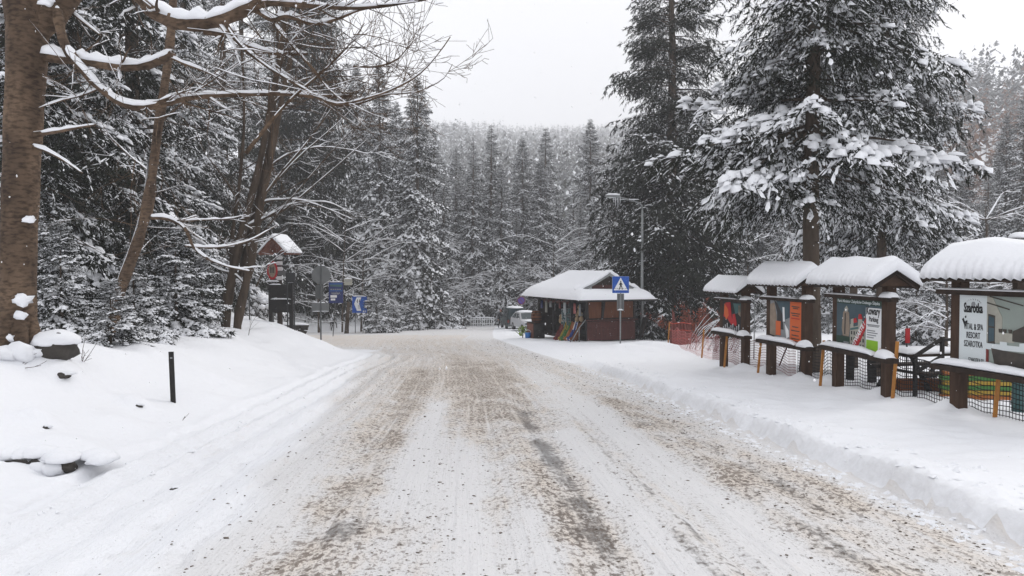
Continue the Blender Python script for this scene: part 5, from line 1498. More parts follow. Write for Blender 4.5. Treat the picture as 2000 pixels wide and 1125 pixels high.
def flat_sign(px, Y, y_top, y_bot, w, label, name, face_m, ang=0.0, posts=(-.4, .4), lean=0.0, base_px=None):
    g = onG(base_px or px, Y); t = thing(name, label, 'sign', g, ang)
    zt, zb_ = float(at(px, y_top, Y).z - g.z), float(at(px, y_bot, Y).z - g.z)
    for f in posts:
        b = MB(); b.tube([(f * w, .03, -.3), (f * w + lean * zt, .03, zt)], .03, 7); b.build('post', M['steel_dark'], t, True)
    xo = lean * (zt + zb_) / 2
    b = MB(); b.box((xo, 0, (zt + zb_) / 2), (w, .03, zt - zb_)); f_ = b.build('sign_face', face_m, t)
    return t, f_, zt, zb_, xo
t, f_, zt, zb_, xo = flat_sign(649, 50, 551, 592, .95, 'dark blue upright advert banner left of the blue arrow sign', 'advert_banner', M['blue_dark'], .15, (0,), .08)
hgt_ = zt - zb_
for f0, f1, a, b_ in ((.93, .90, -.42, .42), (.60, .57, -.42, .42)): poly('print', M['blue_light'], f_, [(xo + a, zb_ + hgt_ * f0), (xo + b_, zb_ + hgt_ * f0), (xo + b_, zb_ + hgt_ * f1), (xo + a, zb_ + hgt_ * f1)], -.02)
poly('print', M['teal'], f_, [(xo - .38, zb_ + hgt_ * .88), (xo + .38, zb_ + hgt_ * .88), (xo + .38, zb_ + hgt_ * .76), (xo - .38, zb_ + hgt_ * .80)], -.02)
for f, l_ in ((.68, .36), (.50, .30), (.46, .22)):
    for q in range(5): poly('print', M['grey'], f_, [(xo - l_ + q * l_ * .4, zb_ + hgt_ * f), (xo - l_ + q * l_ * .4 + l_ * .3, zb_ + hgt_ * f), (xo - l_ + q * l_ * .4 + l_ * .3, zb_ + hgt_ * (f - .05)), (xo - l_ + q * l_ * .4, zb_ + hgt_ * (f - .05))], -.0205)
plate('print', M['white'], f_, xo - .36, xo + .06, zb_ + hgt_ * .26, zb_ + hgt_ * .38, -.02); plate('print', M['white'], f_, xo - .34, xo - .05, zb_ + hgt_ * .13, zb_ + hgt_ * .22, -.02)
snow_bar('sign_snow', t, xo - .45, xo + .45, 0, zt, .05, .05, 11)
t, f_, zt, zb_, xo = flat_sign(702, 58, 579, 611, 1.15, 'blue board with a white arrow pointing left on the far bank', 'arrow_sign', M['blue'], 0, (-.3, .42))
hh_ = zt - zb_
poly('arrow', M['white'], f_, [(-.42, zb_ + hh_ * .55), (-.22, zb_ + hh_ * .95), (.14, zb_ + hh_ * .95), (-.04, zb_ + hh_ * .55), (.14, zb_ + hh_ * .12), (-.20, zb_ + hh_ * .12)], -.02)
for q in (0, 1): poly('mark', M['black'], f_, [(-.22 + q * .17, zb_ + hh_ * .70), (-.15 + q * .17, zb_ + hh_ * .84), (-.12 + q * .17, zb_ + hh_ * .80), (-.16 + q * .17, zb_ + hh_ * .70), (-.12 + q * .17, zb_ + hh_ * .62), (-.15 + q * .17, zb_ + hh_ * .60)], -.026)
for q in range(3): plate('print', M['grey'], f_, -.12, .06, zb_ + hh_ * (.44 - q * .08), zb_ + hh_ * (.47 - q * .08), -.0245)
for a, b_ in ((.30, .78), (.42, .55), (.28, .4), (.36, .2)): plate('print', M['blue_light'], f_, a - .09, a + .09, zb_ + hh_ * b_, zb_ + hh_ * (b_ + .07), -.02)
plate('print', M['white'], f_, .26, .34, zb_ + hh_ * .05, zb_ + hh_ * .14, -.02); plate('print', M['white'], f_, .40, .48, zb_ + hh_ * .05, zb_ + hh_ * .14, -.02)
snow_bar('sign_snow', t, -.5, .5, 0, zt, .06, .07, 12)
t, f_, zt, zb_, xo = flat_sign(680, 57, 545, 557, .60, 'small cream notice on a dark post left of the arrow sign', 'notice', M['wall_print'], 0, (0,), 0)
plate('print', M['grey'], f_, -.22, .22, zt - .18, zt - .12, -.02); snow_bar('sign_snow', t, -.3, .3, 0, zt, .05, .09, 13)
g = onG(678, 56.5); b = MB(); b.tube([(-.1, 0, -.2), (.02, 0, 1.3), (.10, 0, 2.4)], [.17, .14, .12], 9); t = b.build('tree_stump', M['bark_stem'], None, True, loc=g); tag(t, 'leaning dark broken trunk at the left of the arrow sign', 'tree stump')
# red-rimmed signs
t, f_, zt, zb_, xo = flat_sign(418, 42, 505, 520, .36, 'small red round sign among the trees left of the twin-stemmed tree', 'round_sign', M['red'], 0, (0,), 0)

# wooden signpost with its little roof
g = onG(546, 33.0); YS = 33.0
t = thing('wooden_signpost', 'tall wooden trail signpost under a small snowy gable roof', 'signpost', g, -.35)
zf = lambda py: float(at(546, py, YS).z - g.z)
b = MB(); b.tube([(0, 0, -.4), (0, 0, zf(500)), (0, 0, zf(480))], [.12, .105, .10], 10); b.build('post', M['wood_dark'], t, True)
zr, ze = zf(465), zf(496); hw_ = .74
for s_ in (-1, 1):
    b = MB(); a = math.atan2(zr - ze, hw_)
    b.box((s_ * hw_ / 2, 0, (zr + ze) / 2), (math.hypot(hw_, zr - ze) + .04, 1.0, .05), Euler((0, s_ * a, 0))); b.build('roof_side', M['wood_roof'], t)
    b = MB(); b.bar((s_ * hw_ * .95, -.46, ze - .03), (0, -.46, zr - .03), .05, .12); b.build('bargeboard', M['wood_roof'], t)
b = MB(); b.prism([(-.5, ze + .04), (.5, ze + .04), (0, zr - .06)], (0, -.10, 0), (1, 0, 0), (0, 0, 1), (0, -1, 0), .03); b.build('gable', M['wood_roof'], t)
sn_ = roof_snow('roof_snow', t, 1.05, hw_ + .02, ze + .05, zr + .03, .16, 71, .006, 24); sn_.rotation_euler = (0, 0, R(90))
for k_, py in enumerate((503, 514, 525, 543)):
    z_ = zf(py); b = MB()
    b.prism([(-.16, -.085), (.12, -.085), (.19, 0), (.12, .085), (-.16, .085)] if k_ % 2 == 0 else [(-.19, 0), (-.12, -.085), (.16, -.085), (.16, .085), (-.12, .085)], (.10, -.12, z_), (1, 0, 0), (0, 0, 1), (0, -1, 0), .02)
    b.build('arrow_plate', M['white'], t)
b = MB(); b.prism([(-.2, -.10), (.2, -.10), (.28, 0), (.2, .10), (-.2, .10)], (.22, -.13, zf(533)), (1, 0, 0), (0, 0, 1), (0, -1, 0), .02); b.build('grey_arrow_plate', M['sign_back'], t)

g2_ = onG(532, 32.6); t = thing('oval_sign', 'red-rimmed oval notice hanging left of the roofed signpost', 'sign', g2_, -.1)
zc = float(at(532, 528, 32.6).z - g2_.z); el = lambda r1, r2: [(r1 * math.cos(a), zc + r2 * math.sin(a)) for a in np.linspace(0, 6.2832, 25)[:-1]]
b = MB(); b.tube([(0, .05, -.3), (0, .05, zc)], .03, 7); b.build('post', M['steel_dark'], t)
poly('rim', M['red'], t, el(.24, .41), 0, .012); f_ = poly('sign_face', M['skin_print'], t, el(.165, .31), -.016)
for a in (-.07, 0, .07): poly('figure', M['brown_print'], f_, [(a - .022, zc - .12), (a + .022, zc - .12), (a + .026, zc + .10), (a, zc + .19), (a - .026, zc + .10)], -.024)
snow_bar('sign_snow', t, -.3, .3, .0, zc - .50, .05, .07, 21)

g = onG(551, 31.8); t = thing('notice_board', 'black two-panel notice board standing before the roofed signpost', 'notice board', g, -.1)
zf2 = lambda py: float(at(551, py, 31.8).z - g.z)
for x_, w_ in ((-.52, .14), (.40, .15)):
    b = MB(); b.box((x_, 0, zf2(552) / 2 - .2), (w_, .12, zf2(552) + .4)); b.build('post', M['wood_black'], t)
for a, b_ in ((556, 581), (585, 610)):
    m_ = MB(); m_.box((-.05, -.03, (zf2(a) + zf2(b_)) / 2), (1.0, .05, zf2(a) - zf2(b_))); m_.build('panel', M['wood_black'], t)
snow_bar('panel_snow', t, -.5, .42, -.04, zf2(584.5), .06, .05, 22); snow_bar('panel_snow', t, -.56, -.05, -.02, zf2(556), .07, .04, 23); snow_bar('panel_snow', t, .25, .52, 0, zf2(552), .09, .10, 24)
g = onG(570, 31.6); t = thing('direction_sign', 'dark blue sign cabinet on a slim post right of the black notice board', 'sign', g, -.1)
zf3 = lambda py: float(at(570, py, 31.6).z - g.z)
for x_ in (-.20, .10):
    b = MB(); b.tube([(x_, 0, -.3), (x_, 0, zf3(534))], .028, 7); b.build('post', M['darkgrey'], t)
b = MB(); b.box((-.06, 0, zf3(542)), (.40, .06, .42)); b.build('sign_face', M['darkgrey'], t)
g = onG(592, 36.0); t = thing('low_barrier', 'low black wooden beam half buried at the edge of the side road', 'beam', g)
b = MB(); b.box((0, 0, .12), (1.1, .3, .26)); b.build('beam', M['wood_black'], t); snow_bar('beam_snow', t, -.54, .54, 0, .25, .14, .07, 3)
g = onG(487, 30.5); b = MB(); b.tube([(0, 0, -.2), (-.02, 0, 1.75)], .03, 6); tag(b.build('thin_post', M['steel_dark'], None, loc=g), 'thin dark post left of the black notice board', 'post')
# low dry-stone wall on the bank
g = onG(478, 37); t = thing('stone_wall', 'low dark stone wall capped with snow behind the notice board', 'stone wall', g, .0)
for k_ in range(16):
    for j in range(2):
        b = MB(); b.blob((0, 0, 0), (.22 + .05 * math.sin(k_ * 3 + j), .2, .17), k_ * 3 + j, 0, .25, 8, 5)
        o = b.build('stone', M['stone'], t, loc=(-2.6 + k_ * .36 + .15 * j, 0, .2 + j * .30))
snow_bar('wall_snow', t, -2.8, 3.2, 0, .60, .26, .15, 4)

# roadside marker, boulders, twigs on the left bank
g = onG(336, 12.05)
t = thing('marker_post', 'black flat roadside post standing in the snow of the left bank', 'post', g)
zt_ = float(at(333, 687, 12.05).z - g.z)
b = MB(); b.bar((.005, 0, -.3), (-.03, 0, zt_), .075, .03); b.build('blade', M['wood_black'], t)
b = MB(); b.box((-.022, -.017, zt_ - .10), (.04, .006, .02)); b.build('reflector', M['grey'], t)
def boulder(px, py, r, label, cap=1.0, seed=1, sink=.3, capx=1.08, dz=0.0):
    g = G(px, py); t = thing('boulder', label, 'boulder', g - Vector((0, 0, sink * r[2])))
    b = MB(); b.blob((0, 0, r[2] * .55), r, seed, 0, .22, 18, 11); b.build('rock', M['stone'], t, True)
    if cap:
        b = MB(); b.blob((0, .02, r[2] * (1.05 + dz)), (r[0] * capx, r[1] * 1.12, r[2] * .62 * cap), seed + 9, 0, .10, 20, 10, .35); b.build('snow_cap', M['snow'], t, True)
boulder(108, 684, (.29, .34, .24), 'dark boulder with a thick snow cap beside the thick trunk', 1.3, 3, .45, 1.08, -.15)
def half_buried(px, py, r, label, seed):
    """a rock of which only an uneven dark edge breaks the snow"""
    g = G(px, py); t = thing('rock', label, 'rock', g - Vector((0, -.02, r[2] * .45)))
    b = MB(); b.blob((0, 0, 0), r, seed, 0, .35, 18, 9); b.build('stone_body', M['stone'], t, True)
    b = MB(); b.blob((.01, r[1] * .8, r[2] * .55), (r[0] * 1.25, r[1] * 1.2, r[2] * 1.1), seed + 3, 0, .2, 16, 8, .4); b.build('snow_cap', M['fresh'], t, True)
half_buried(118, 738, (.14, .07, .045), 'flat rock showing a dark edge under snow below the boulder', 5)
half_buried(86, 836, (.045, .035, .03), 'small rock edge breaking a snow dome in the middle of the left bank', 7)
half_buried(268, 797, (.06, .04, .03), 'small rock edge under a round snow dome left of the black marker post', 9)
half_buried(340, 957, (.045, .03, .02), 'lump of dark frozen slush in the tyre ridges at lower left', 11)
g = G(75, 916)
t = thing('rock_ledge', 'dark rock ledge showing in a hollow under a snow lip at lower left', 'rock', g)
for (x_, y_, z_), r, sd in (((-.24, .02, .02), (.16, .09, .075), 3), ((-.06, .05, .03), (.14, .07, .05), 5), ((.29, .05, .01), (.08, .07, .06), 7)):
    b = MB(); b.blob((x_, y_, z_), r, sd, 0, .35, 16, 9); b.build('stone', M['stone'], t, True)
b = MB(); rgl = np.random.default_rng(8)
for q in range(9):
    f = q / 8 - .5
    b.blob((f * 1.05 + .05 * rgl.normal(), .19 + .05 * rgl.normal(), .085 + .02 * rgl.normal()), (.15 + .05 * rgl.random(), .19, .075 + .02 * rgl.random()), q, 0, .12, 14, 8, .45)
for x_, r_ in ((-.02, .13), (.14, .12)): b.blob((x_, .02, -.01), (r_, .10, .08), int(r_ * 100), 0, .2, 12, 7)
b.build('snow_lip', M['fresh'], t, True)['kind'] = 'stuff'
def sprig(px, py, h, n, label, seed, lean=.3, Y=None):
    g = G(px, py) if Y is None else onG(px, Y); l_ = Limbs(seed)
    for k_ in range(n):
        d = np.array([lean + l_.rg.normal() * .35, l_.rg.normal() * .2, 1.0]); l_.twig(np.array(g) - [0, 0, .05], d, h * l_.rg.uniform(.6, 1.1), .006, 1, .0, (lean * .4, 0, .1))
    l_.build('twig_sprig', label, 'twig', g, M['bark_twig'])
sprig(352, 822, .16, 1, 'single short twig poking from the snow right of the marker post', 201)
sprig(485, 655, 1.0, 3, 'bare twiggy shoots below the twin-stemmed tree', 202, .5)
sprig(160, 705, .35, 3, 'dry stalks in the snow under the boulder', 203, .2)
sprig(40, 715, .3, 2, 'thin arched twig in the snow before the thick trunk', 204, .6)
sprig(400, 655, .5, 4, 'bare twigs lying in the snow left of the twin stems', 205, 1.2)
# ------------------------------------------------------------------ the kiosk
KC = onG(1145, 40.0); KU = Vector((-.38, .925, 0)).normalized(); KV = Vector((KU.y, -KU.x, 0))
ka = math.atan2(KV.y, KV.x)             # local x = along the counter wall, local y = along the goods wall
K = thing('souvenir_kiosk', 'wooden souvenir kiosk under a thick snow roof with red-brown counter wall', 'kiosk', KC, ka)
LW, LD = 3.1, 6.3; EZ, RZ = 2.28, 3.55; OV = .80
def kbox(name, c, s_, m, rot=None, par=None):
    b = MB(); b.box(c, s_, rot); return b.build(name, m, par or K)
kbox('floor', (LW / 2, LD / 2, .02), (LW, LD, .16), M['wood_dark'])
for x_, y_ in ((.06, .06), (LW - .06, .06), (.06, LD - .06), (LW - .06, LD - .06), (.06, LD * .33), (.06, LD * .66)):
    kbox('post', (x_, y_, EZ / 2), (.13, .13, EZ), M['wood_black'])
# counter wall: planks below, orange panels between dark braces above
for k_ in range(9):
    kbox('plank', (LW / 2, -.02 - .004 * (k_ % 2), .09 + k_ * .115), (LW - .12, .035, .108), M['wood_red'])
kbox('counter_top', (LW / 2, -.05, 1.13), (LW + .1, .26, .05), M['wood_red'])
for k_, (a, b_) in enumerate(((.16, .95), (1.10, 2.05), (2.22, 2.95))):
    kbox('orange_panel', ((a + b_) / 2, .05, 1.72), (b_ - a, .04, 1.10), M['wood_orange'])
    kbox('panel_sill', ((a + b_) / 2, .02, 1.20), (b_ - a, .05, .06), M['wood_dark'])
for a, b_ in (((.98, 1.2), (1.12, 2.25)), ((2.10, 1.2), (2.16, 2.25)), ((.10, 1.2), (.02, 2.25))):
    b = MB(); b.bar((a[0], .0, a[1]), (b_[0], .0, b_[1]), .12, .08); b.build('brace', M['wood_black'], K)
kbox('back_wall', (LW - .03, LD / 2, EZ / 2), (.05, LD, EZ), M['wood_dark'])
kbox('end_wall', (LW / 2, LD - .03, EZ / 2), (LW, .05, EZ), M['wood_dark'])
kbox('inner_wall', (1.25, LD / 2 + .6, EZ / 2), (.05, LD - 1.3, EZ), M['wood_black'])
kbox('ceiling', (LW / 2, LD / 2, EZ + .02), (LW + .3, LD + .3, .05), M['wood_black'])
for k_ in range(3): kbox('shelf', (.95, LD / 2 + .5, .55 + k_ * .5), (.5, LD - 1.6, .03), M['wood_dark'])
kbox('sign_strip', (-.06, 3.6, EZ - .22), (.03, 3.4, .30), M['wood_red'])
# roof: gablet over a hipped skirt
x0, x1, y0, y1 = -OV, LW + OV, -OV, LD + OV
mx_ = LW / 2; gy = .62; gz = 2.66; gh = 1.62          # gable foot line: y, z, half width
rb = MB()
Vr = [(x0, y0, EZ), (x1, y0, EZ), (x1, y1, EZ), (x0, y1, EZ), (mx_ - gh, gy, gz), (mx_ + gh, gy, gz), (mx_, gy - .15, RZ), (mx_, LD - 1.4, RZ)]
rb.add(Vr, [[0, 1, 5, 4]], [[4, 5, 6]])
rb.add(Vr, [[0, 4, 7, 3], [4, 6, 7, 7]][:1], [[4, 6, 7], [1, 2, 7], [1, 7, 5], [5, 7, 6], [2, 3, 7]])
rb.build('roof', M['wood_dark'], K)
for s_ in (-1, 1):
    b = MB(); b.bar((mx_ + s_ * (gh + .35), gy - .30, gz - .10), (mx_, gy - .42, RZ + .10), .05, .20); b.build('bargeboard', M['steel'], K)
    b = MB(); b.bar((mx_ + s_ * (gh + .25), gy - .1, gz - .12), (mx_, gy - .2, RZ + .02), .30, .05); b.build('gable_soffit', M['wood_dark'], K)
b = MB(); b.prism([(mx_ - gh, gz - .05), (mx_ + gh, gz - .05), (mx_, RZ - .02)], (0, gy - .02, 0), (1, 0, 0), (0, 0, 1), (0, -1, 0), .04); b.build('gable', M['wood_red'], K)
for k_ in range(10):
    yy = .1 + k_ * LD / 10
    b = MB(); b.bar((-OV - .06, yy, EZ - .10), (.2, yy, EZ + .22), .09, .13); b.build('rafter', M['wood_black'], K)
b = MB(); b.bar((x0, y0 + .02, EZ - .06), (x1, y0 + .02, EZ - .06), .06, .12); b.build('fascia', M['wood_black'], K)
# snow on the roof as one draped sheet with a thick rounded lip
def roof_h(x, y):
    a = np.minimum.reduce([(x - x0) / (mx_ - x0), (x1 - x) / (x1 - mx_)])
    hip = np.minimum.reduce([EZ + a * (RZ - EZ), EZ + (y - y0) / (gy - y0) * (gz - EZ) + np.where(y > gy - .05, 9, 0), EZ + (y1 - y) / (y1 - (LD - 1.4)) * (RZ - EZ)])
    return hip
nx_, ny_ = 34, 44
ux = np.linspace(x0 - .06, x1 + .06, nx_); uy = np.linspace(y0 - .06, y1 + .06, ny_)
AX, AY = np.meshgrid(ux, uy)
hz_ = roof_h(np.clip(AX, x0, x1), np.clip(AY, y0, y1))
ed = np.minimum.reduce([AX - ux[0], ux[-1] - AX, AY - uy[0], uy[-1] - AY])
th_ = .34 * np.sqrt(np.clip(ed / .34, 0, 1)) + .05 * pn(AX * .9, AY * .9, 7)
th_ = th_ * (1 - .45 * np.exp(-((AY - gy + .1) / .35) ** 2) * (np.abs(AX - mx_) < gh))
top = hz_ + np.maximum(th_, .02)
# soften creases
for _ in range(3):
    inn = (AY > gy + .4) | (AY < gy - .5)
    sm = top.copy(); sm[1:-1, 1:-1] = (top[1:-1, 1:-1] * 4 + top[:-2, 1:-1] + top[2:, 1:-1] + top[1:-1, :-2] + top[1:-1, 2:]) / 8
    top = np.where(inn, sm, top)
Vt = np.stack([AX, AY, top], -1).reshape(-1, 3); Vb = np.stack([AX, AY, hz_ - .02], -1).reshape(-1, 3)
i = np.arange(ny_ - 1)[:, None] * nx_; j = np.arange(nx_ - 1)[None, :]
Q = np.stack([i + j, i + j + 1, i + nx_ + j + 1, i + nx_ + j], -1).reshape(-1, 4); N_ = nx_ * ny_
# leave the gable front open: drop quads crossing the step line inside the gable triangle
cxq = AX.ravel()[Q].mean(1); cyq = AY.ravel()[Q].mean(1); dzq = np.ptp(top.ravel()[Q], axis=1)
keep = ~((np.abs(cyq - gy) < .25) & (dzq > .45))
Q = Q[keep]
ring = np.concatenate([np.arange(nx_), np.arange(1, ny_) * nx_ + nx_ - 1, (ny_ - 1) * nx_ + np.arange(nx_ - 2, -1, -1), np.arange(ny_ - 2, 0, -1) * nx_])
r2_ = np.roll(ring, -1)
side = np.stack([ring, r2_, r2_ + N_, ring + N_], -1)[:, ::-1]
link('roof_snow', mesh_from('roof_snow', np.concatenate([Vt, Vb]), np.concatenate([Q, side]), None, mats=[M['snow_branch']]), K)
for s_ in (-1, 1):     # snow over the gable slopes
    P = smooth_path([(mx_ + s_ * (gh + .42), gy - .25, gz - .02), (mx_ + s_ * gh * .5, gy - .30, (gz + RZ) / 2 + .08), (mx_, gy - .32, RZ + .12)], 12)
    V, Q = snow_np(P, np.full(12, .15), np.full(12, .10), np.random.default_rng(4), 0, 7)
    link('gable_snow', mesh_from('gable_snow', V, Q, None, mats=[M['snow_branch']]), K)


def kw(x, y, z=0.0):
    """kiosk-local to world, on the ground when z is 0"""
    p = KC + KV * x + KU * y
    return Vector((p.x, p.y, (Hs(p.x, p.y) if z == 0 else KC.z + z)))


def item(name, label, cat, mbs, loc, rzv=0.0, group=None):
    """mbs: list of (part name, MB, material)"""
    if len(mbs) == 1:
        o = mbs[0][1].build(name, mbs[0][2], None, True, loc=loc); o.rotation_euler = (0, 0, rzv); return tag(o, label, cat, group)
    t = thing(name, label, cat, loc, rzv, group)
    for nm, b, m in mbs: b.build(nm, m, t, True)
    return t


# sledges leaning at the goods wall
for k_, (y_, m_, l_) in enumerate(((2.5, 'red_dark', 'maroon plastic sledge leaning at the kiosk, leftmost of the row'), (1.9, 'cloth_yellow', 'yellow plastic sledge leaning at the kiosk between maroon and green ones'), (1.65, 'plastic_green', 'green plastic sledge leaning at the kiosk'), (1.15, 'plastic_orange', 'amber plastic sledge leaning left of the blue one'), (.75, 'plastic_blue', 'blue plastic sledge with a pale edge leaning at the kiosk'), (.40, 'wood_orange', 'brown-orange sledge leaning rightmost at the kiosk'))):
    b = MB(); P = [(-.75, -.18 + .03 * k_, .02), (-.55, -.08, .10), (-.30, 0, .50), (-.12, .03, .98)]
    for a, q in zip(P[:-1], P[1:]): b.bar(a, q, .36, .05, up=(1, 0, .6))
    r_ = MB()
    for s_ in (-.17, .17): r_.tube([(p[0] - .02, p[1] + s_, p[2] + .05) for p in P], .03, 6)
    item('sledge', l_, 'sledge', [('hull', b, M[m_]), ('rim', r_, M['white' if m_ == 'plastic_blue' else m_])], kw(0, y_), ka, 'plastic sledges leaning at the kiosk')
# goods stand: cabinet with wooden crate, hat rack, lattice racks
b = MB(); b.box((0, 0, .45), (.75, .8, .9)); c_ = MB(); c_.box((-.40, 0, .45), (.05, .84, .92)); d_ = MB(); d_.box((0, 0, .92), (.85, .9, .05))
item('goods_cabinet', 'dark goods cabinet with a pale side board at the kiosk far corner', 'cabinet', [('body', b, M['wood_black']), ('side_board', c_, M['wood_roof']), ('top', d_, M['wood_dark'])], kw(-.65, 5.1), ka)
b = MB(); hoops = MB()
for z_, r_ in ((0, .26), (.2, .32), (.42, .33), (.64, .27)): pass
b.tube([(0, 0, 0), (0, 0, .2), (0, 0, .45), (0, 0, .68)], [.25, .31, .31, .25], 14)
for z_, r_ in ((.08, .29), (.25, .325), (.45, .325), (.6, .29)): hoops.tube([(0, 0, z_ - .025), (0, 0, z_ + .025)], r_, 14)
item('barrel', 'small orange-brown wooden barrel standing on the goods cabinet', 'barrel', [('staves', b, M['wood_orange']), ('hoops', hoops, M['wood_dark'])], kw(-.65, 5.1, 0) + Vector((0, 0, .95)))
b = MB()
for k_ in range(40):
    a = k_ * 2.4; r_ = .05 + .26 * ((k_ * 37) % 10) / 10; p = (r_ * math.cos(a), r_ * math.sin(a), .15 + .75 * (1 - r_ / .4) * ((k_ * 13) % 7) / 7)
    b.bar(p, (p[0] * 1.5, p[1] * 1.5, p[2] + .12), .10, .02)
tr_ = MB(); tr_.tube([(0, 0, -.1), (0, 0, .8)], .03, 6)
item('potted_conifer', 'bright lime green potted bush at the far corner of the kiosk', 'bush', [('foliage', b, M['lime']), ('stem', tr_, M['bark_twig'])], kw(-1.2, 5.9))
b = MB(); b.tube([(0, 0, 0), (0, 0, .34)], [.15, .18], 10); c_ = MB(); c_.tube([(.18 * math.cos(a), 0, .34 + .16 * math.sin(a)) for a in np.linspace(0, math.pi, 8)], .015, 5)
item('bucket', 'light blue bucket standing in the snow by the goods cabinet', 'bucket', [('body', b, M['blue_light']), ('handle', c_, M['white'])], kw(-1.25, 5.0))
for y_, l_, m_ in ((2.35, 'pale lattice souvenir rack on the goods side of the kiosk', 'offwhite'), (1.75, 'darker lattice souvenir rack right of the pale one', 'steel')):
    b = MB()
    for q in range(4): b.bar((0, -.24 + q * .16, 0), (0, -.24 + q * .16, 1.75), .022)
    for q in range(12): b.bar((0, -.25, .15 + q * .145), (0, .25, .15 + q * .145), .022)
    g_ = MB(); rgx = np.random.default_rng(int(y_ * 10))
    for q in range(22): g_.box((-.04, rgx.uniform(-.2, .2), rgx.uniform(.3, 1.7)), (.04, .09, .10))
    item('souvenir_rack', l_, 'rack', [('lattice', b, M[m_]), ('trinkets', g_, M['teal'])], kw(-.18, y_), ka).children[-1]['kind'] = 'stuff'
rgx = np.random.default_rng(9)
for k_ in range(4):
    b = MB(); b.blob((0, 0, .16), (.13, .12, .17), k_, 0, .1, 10, 7); h_ = MB(); h_.blob((0, 0, .40), (.11, .10, .10), k_, 0, .05, 10, 7); e_ = MB()
    for s_ in (-.08, .08): e_.blob((0, s_, .49), (.03, .04, .04), 1, 0, 0, 8, 5)
    item('plush_toy', ('tan plush toy highest on the kiosk shelf', 'tan plush toy next to the lattice rack', 'brown plush toy low on the kiosk shelf', 'pale plush toy near the kiosk corner post')[k_], 'plush toy', [('body', b, M['plush']), ('head', h_, M['plush' if k_ != 3 else 'wall_print']), ('ears', e_, M['plush'])], kw(.10, (1.0, 1.25, 3.3, .75)[k_], (1.38, .95, .75, 1.0)[k_]), ka, 'plush toys on the kiosk shelves')
for k_ in range(9):
    b = MB(); L_ = rgx.uniform(.35, .7); b.box((0, 0, -L_ / 2), (.05, rgx.uniform(.16, .3), L_), None, 0, .8)
    item('hanging_scarf', ('grey', 'pinkish', 'dark', 'white', 'pinkish', 'dark', 'grey', 'white', 'dark')[k_] + ' scarf hanging under the kiosk eave, ' + ('first', 'second', 'third', 'fourth', 'fifth', 'sixth', 'seventh', 'eighth', 'ninth')[k_] + ' from the near corner', 'scarf', [('cloth', b, M[('grey', 'pink_net', 'darkgrey', 'offwhite', 'red_dark', 'darkgrey', 'grey', 'wall_print', 'blue_dark')[k_]])], kw(-.12, .5 + k_ * .62, 2.0), ka, 'scarves hanging under the kiosk eave')
# handrail and A-board
b = MB()
b.tube([(-.9, 0, .02), (-.75, 0, .12), (-.35, 0, .75), (.05, 0, 1.18)], .028, 6); b.tube([(-.35, 0, 0), (-.35, 0, .75)], .025, 6)
item('handrail', 'thin grey bent handrail at the near corner of the kiosk', 'handrail', [('rail', b, M['steel'])], kw(-.15, -.15), ka)
b = MB(); b.bar((0, 0, .0), (.42, 0, 1.25), .10, .05); b.bar((.80, 0, 0), (.42, 0, 1.25), .10, .05); b.bar((.2, 0, .6), (.62, 0, .6), .06, .04)
p_ = MB(); p_.bar((.1, .12, .15), (.42, .10, 1.25), .5, .03)
item('trestle', 'dark wooden A-frame trestle right of the kiosk counter', 'trestle', [('legs', b, M['wood_black']), ('board', p_, M['wood_dark'])], kw(LW + .15, -.2), ka)

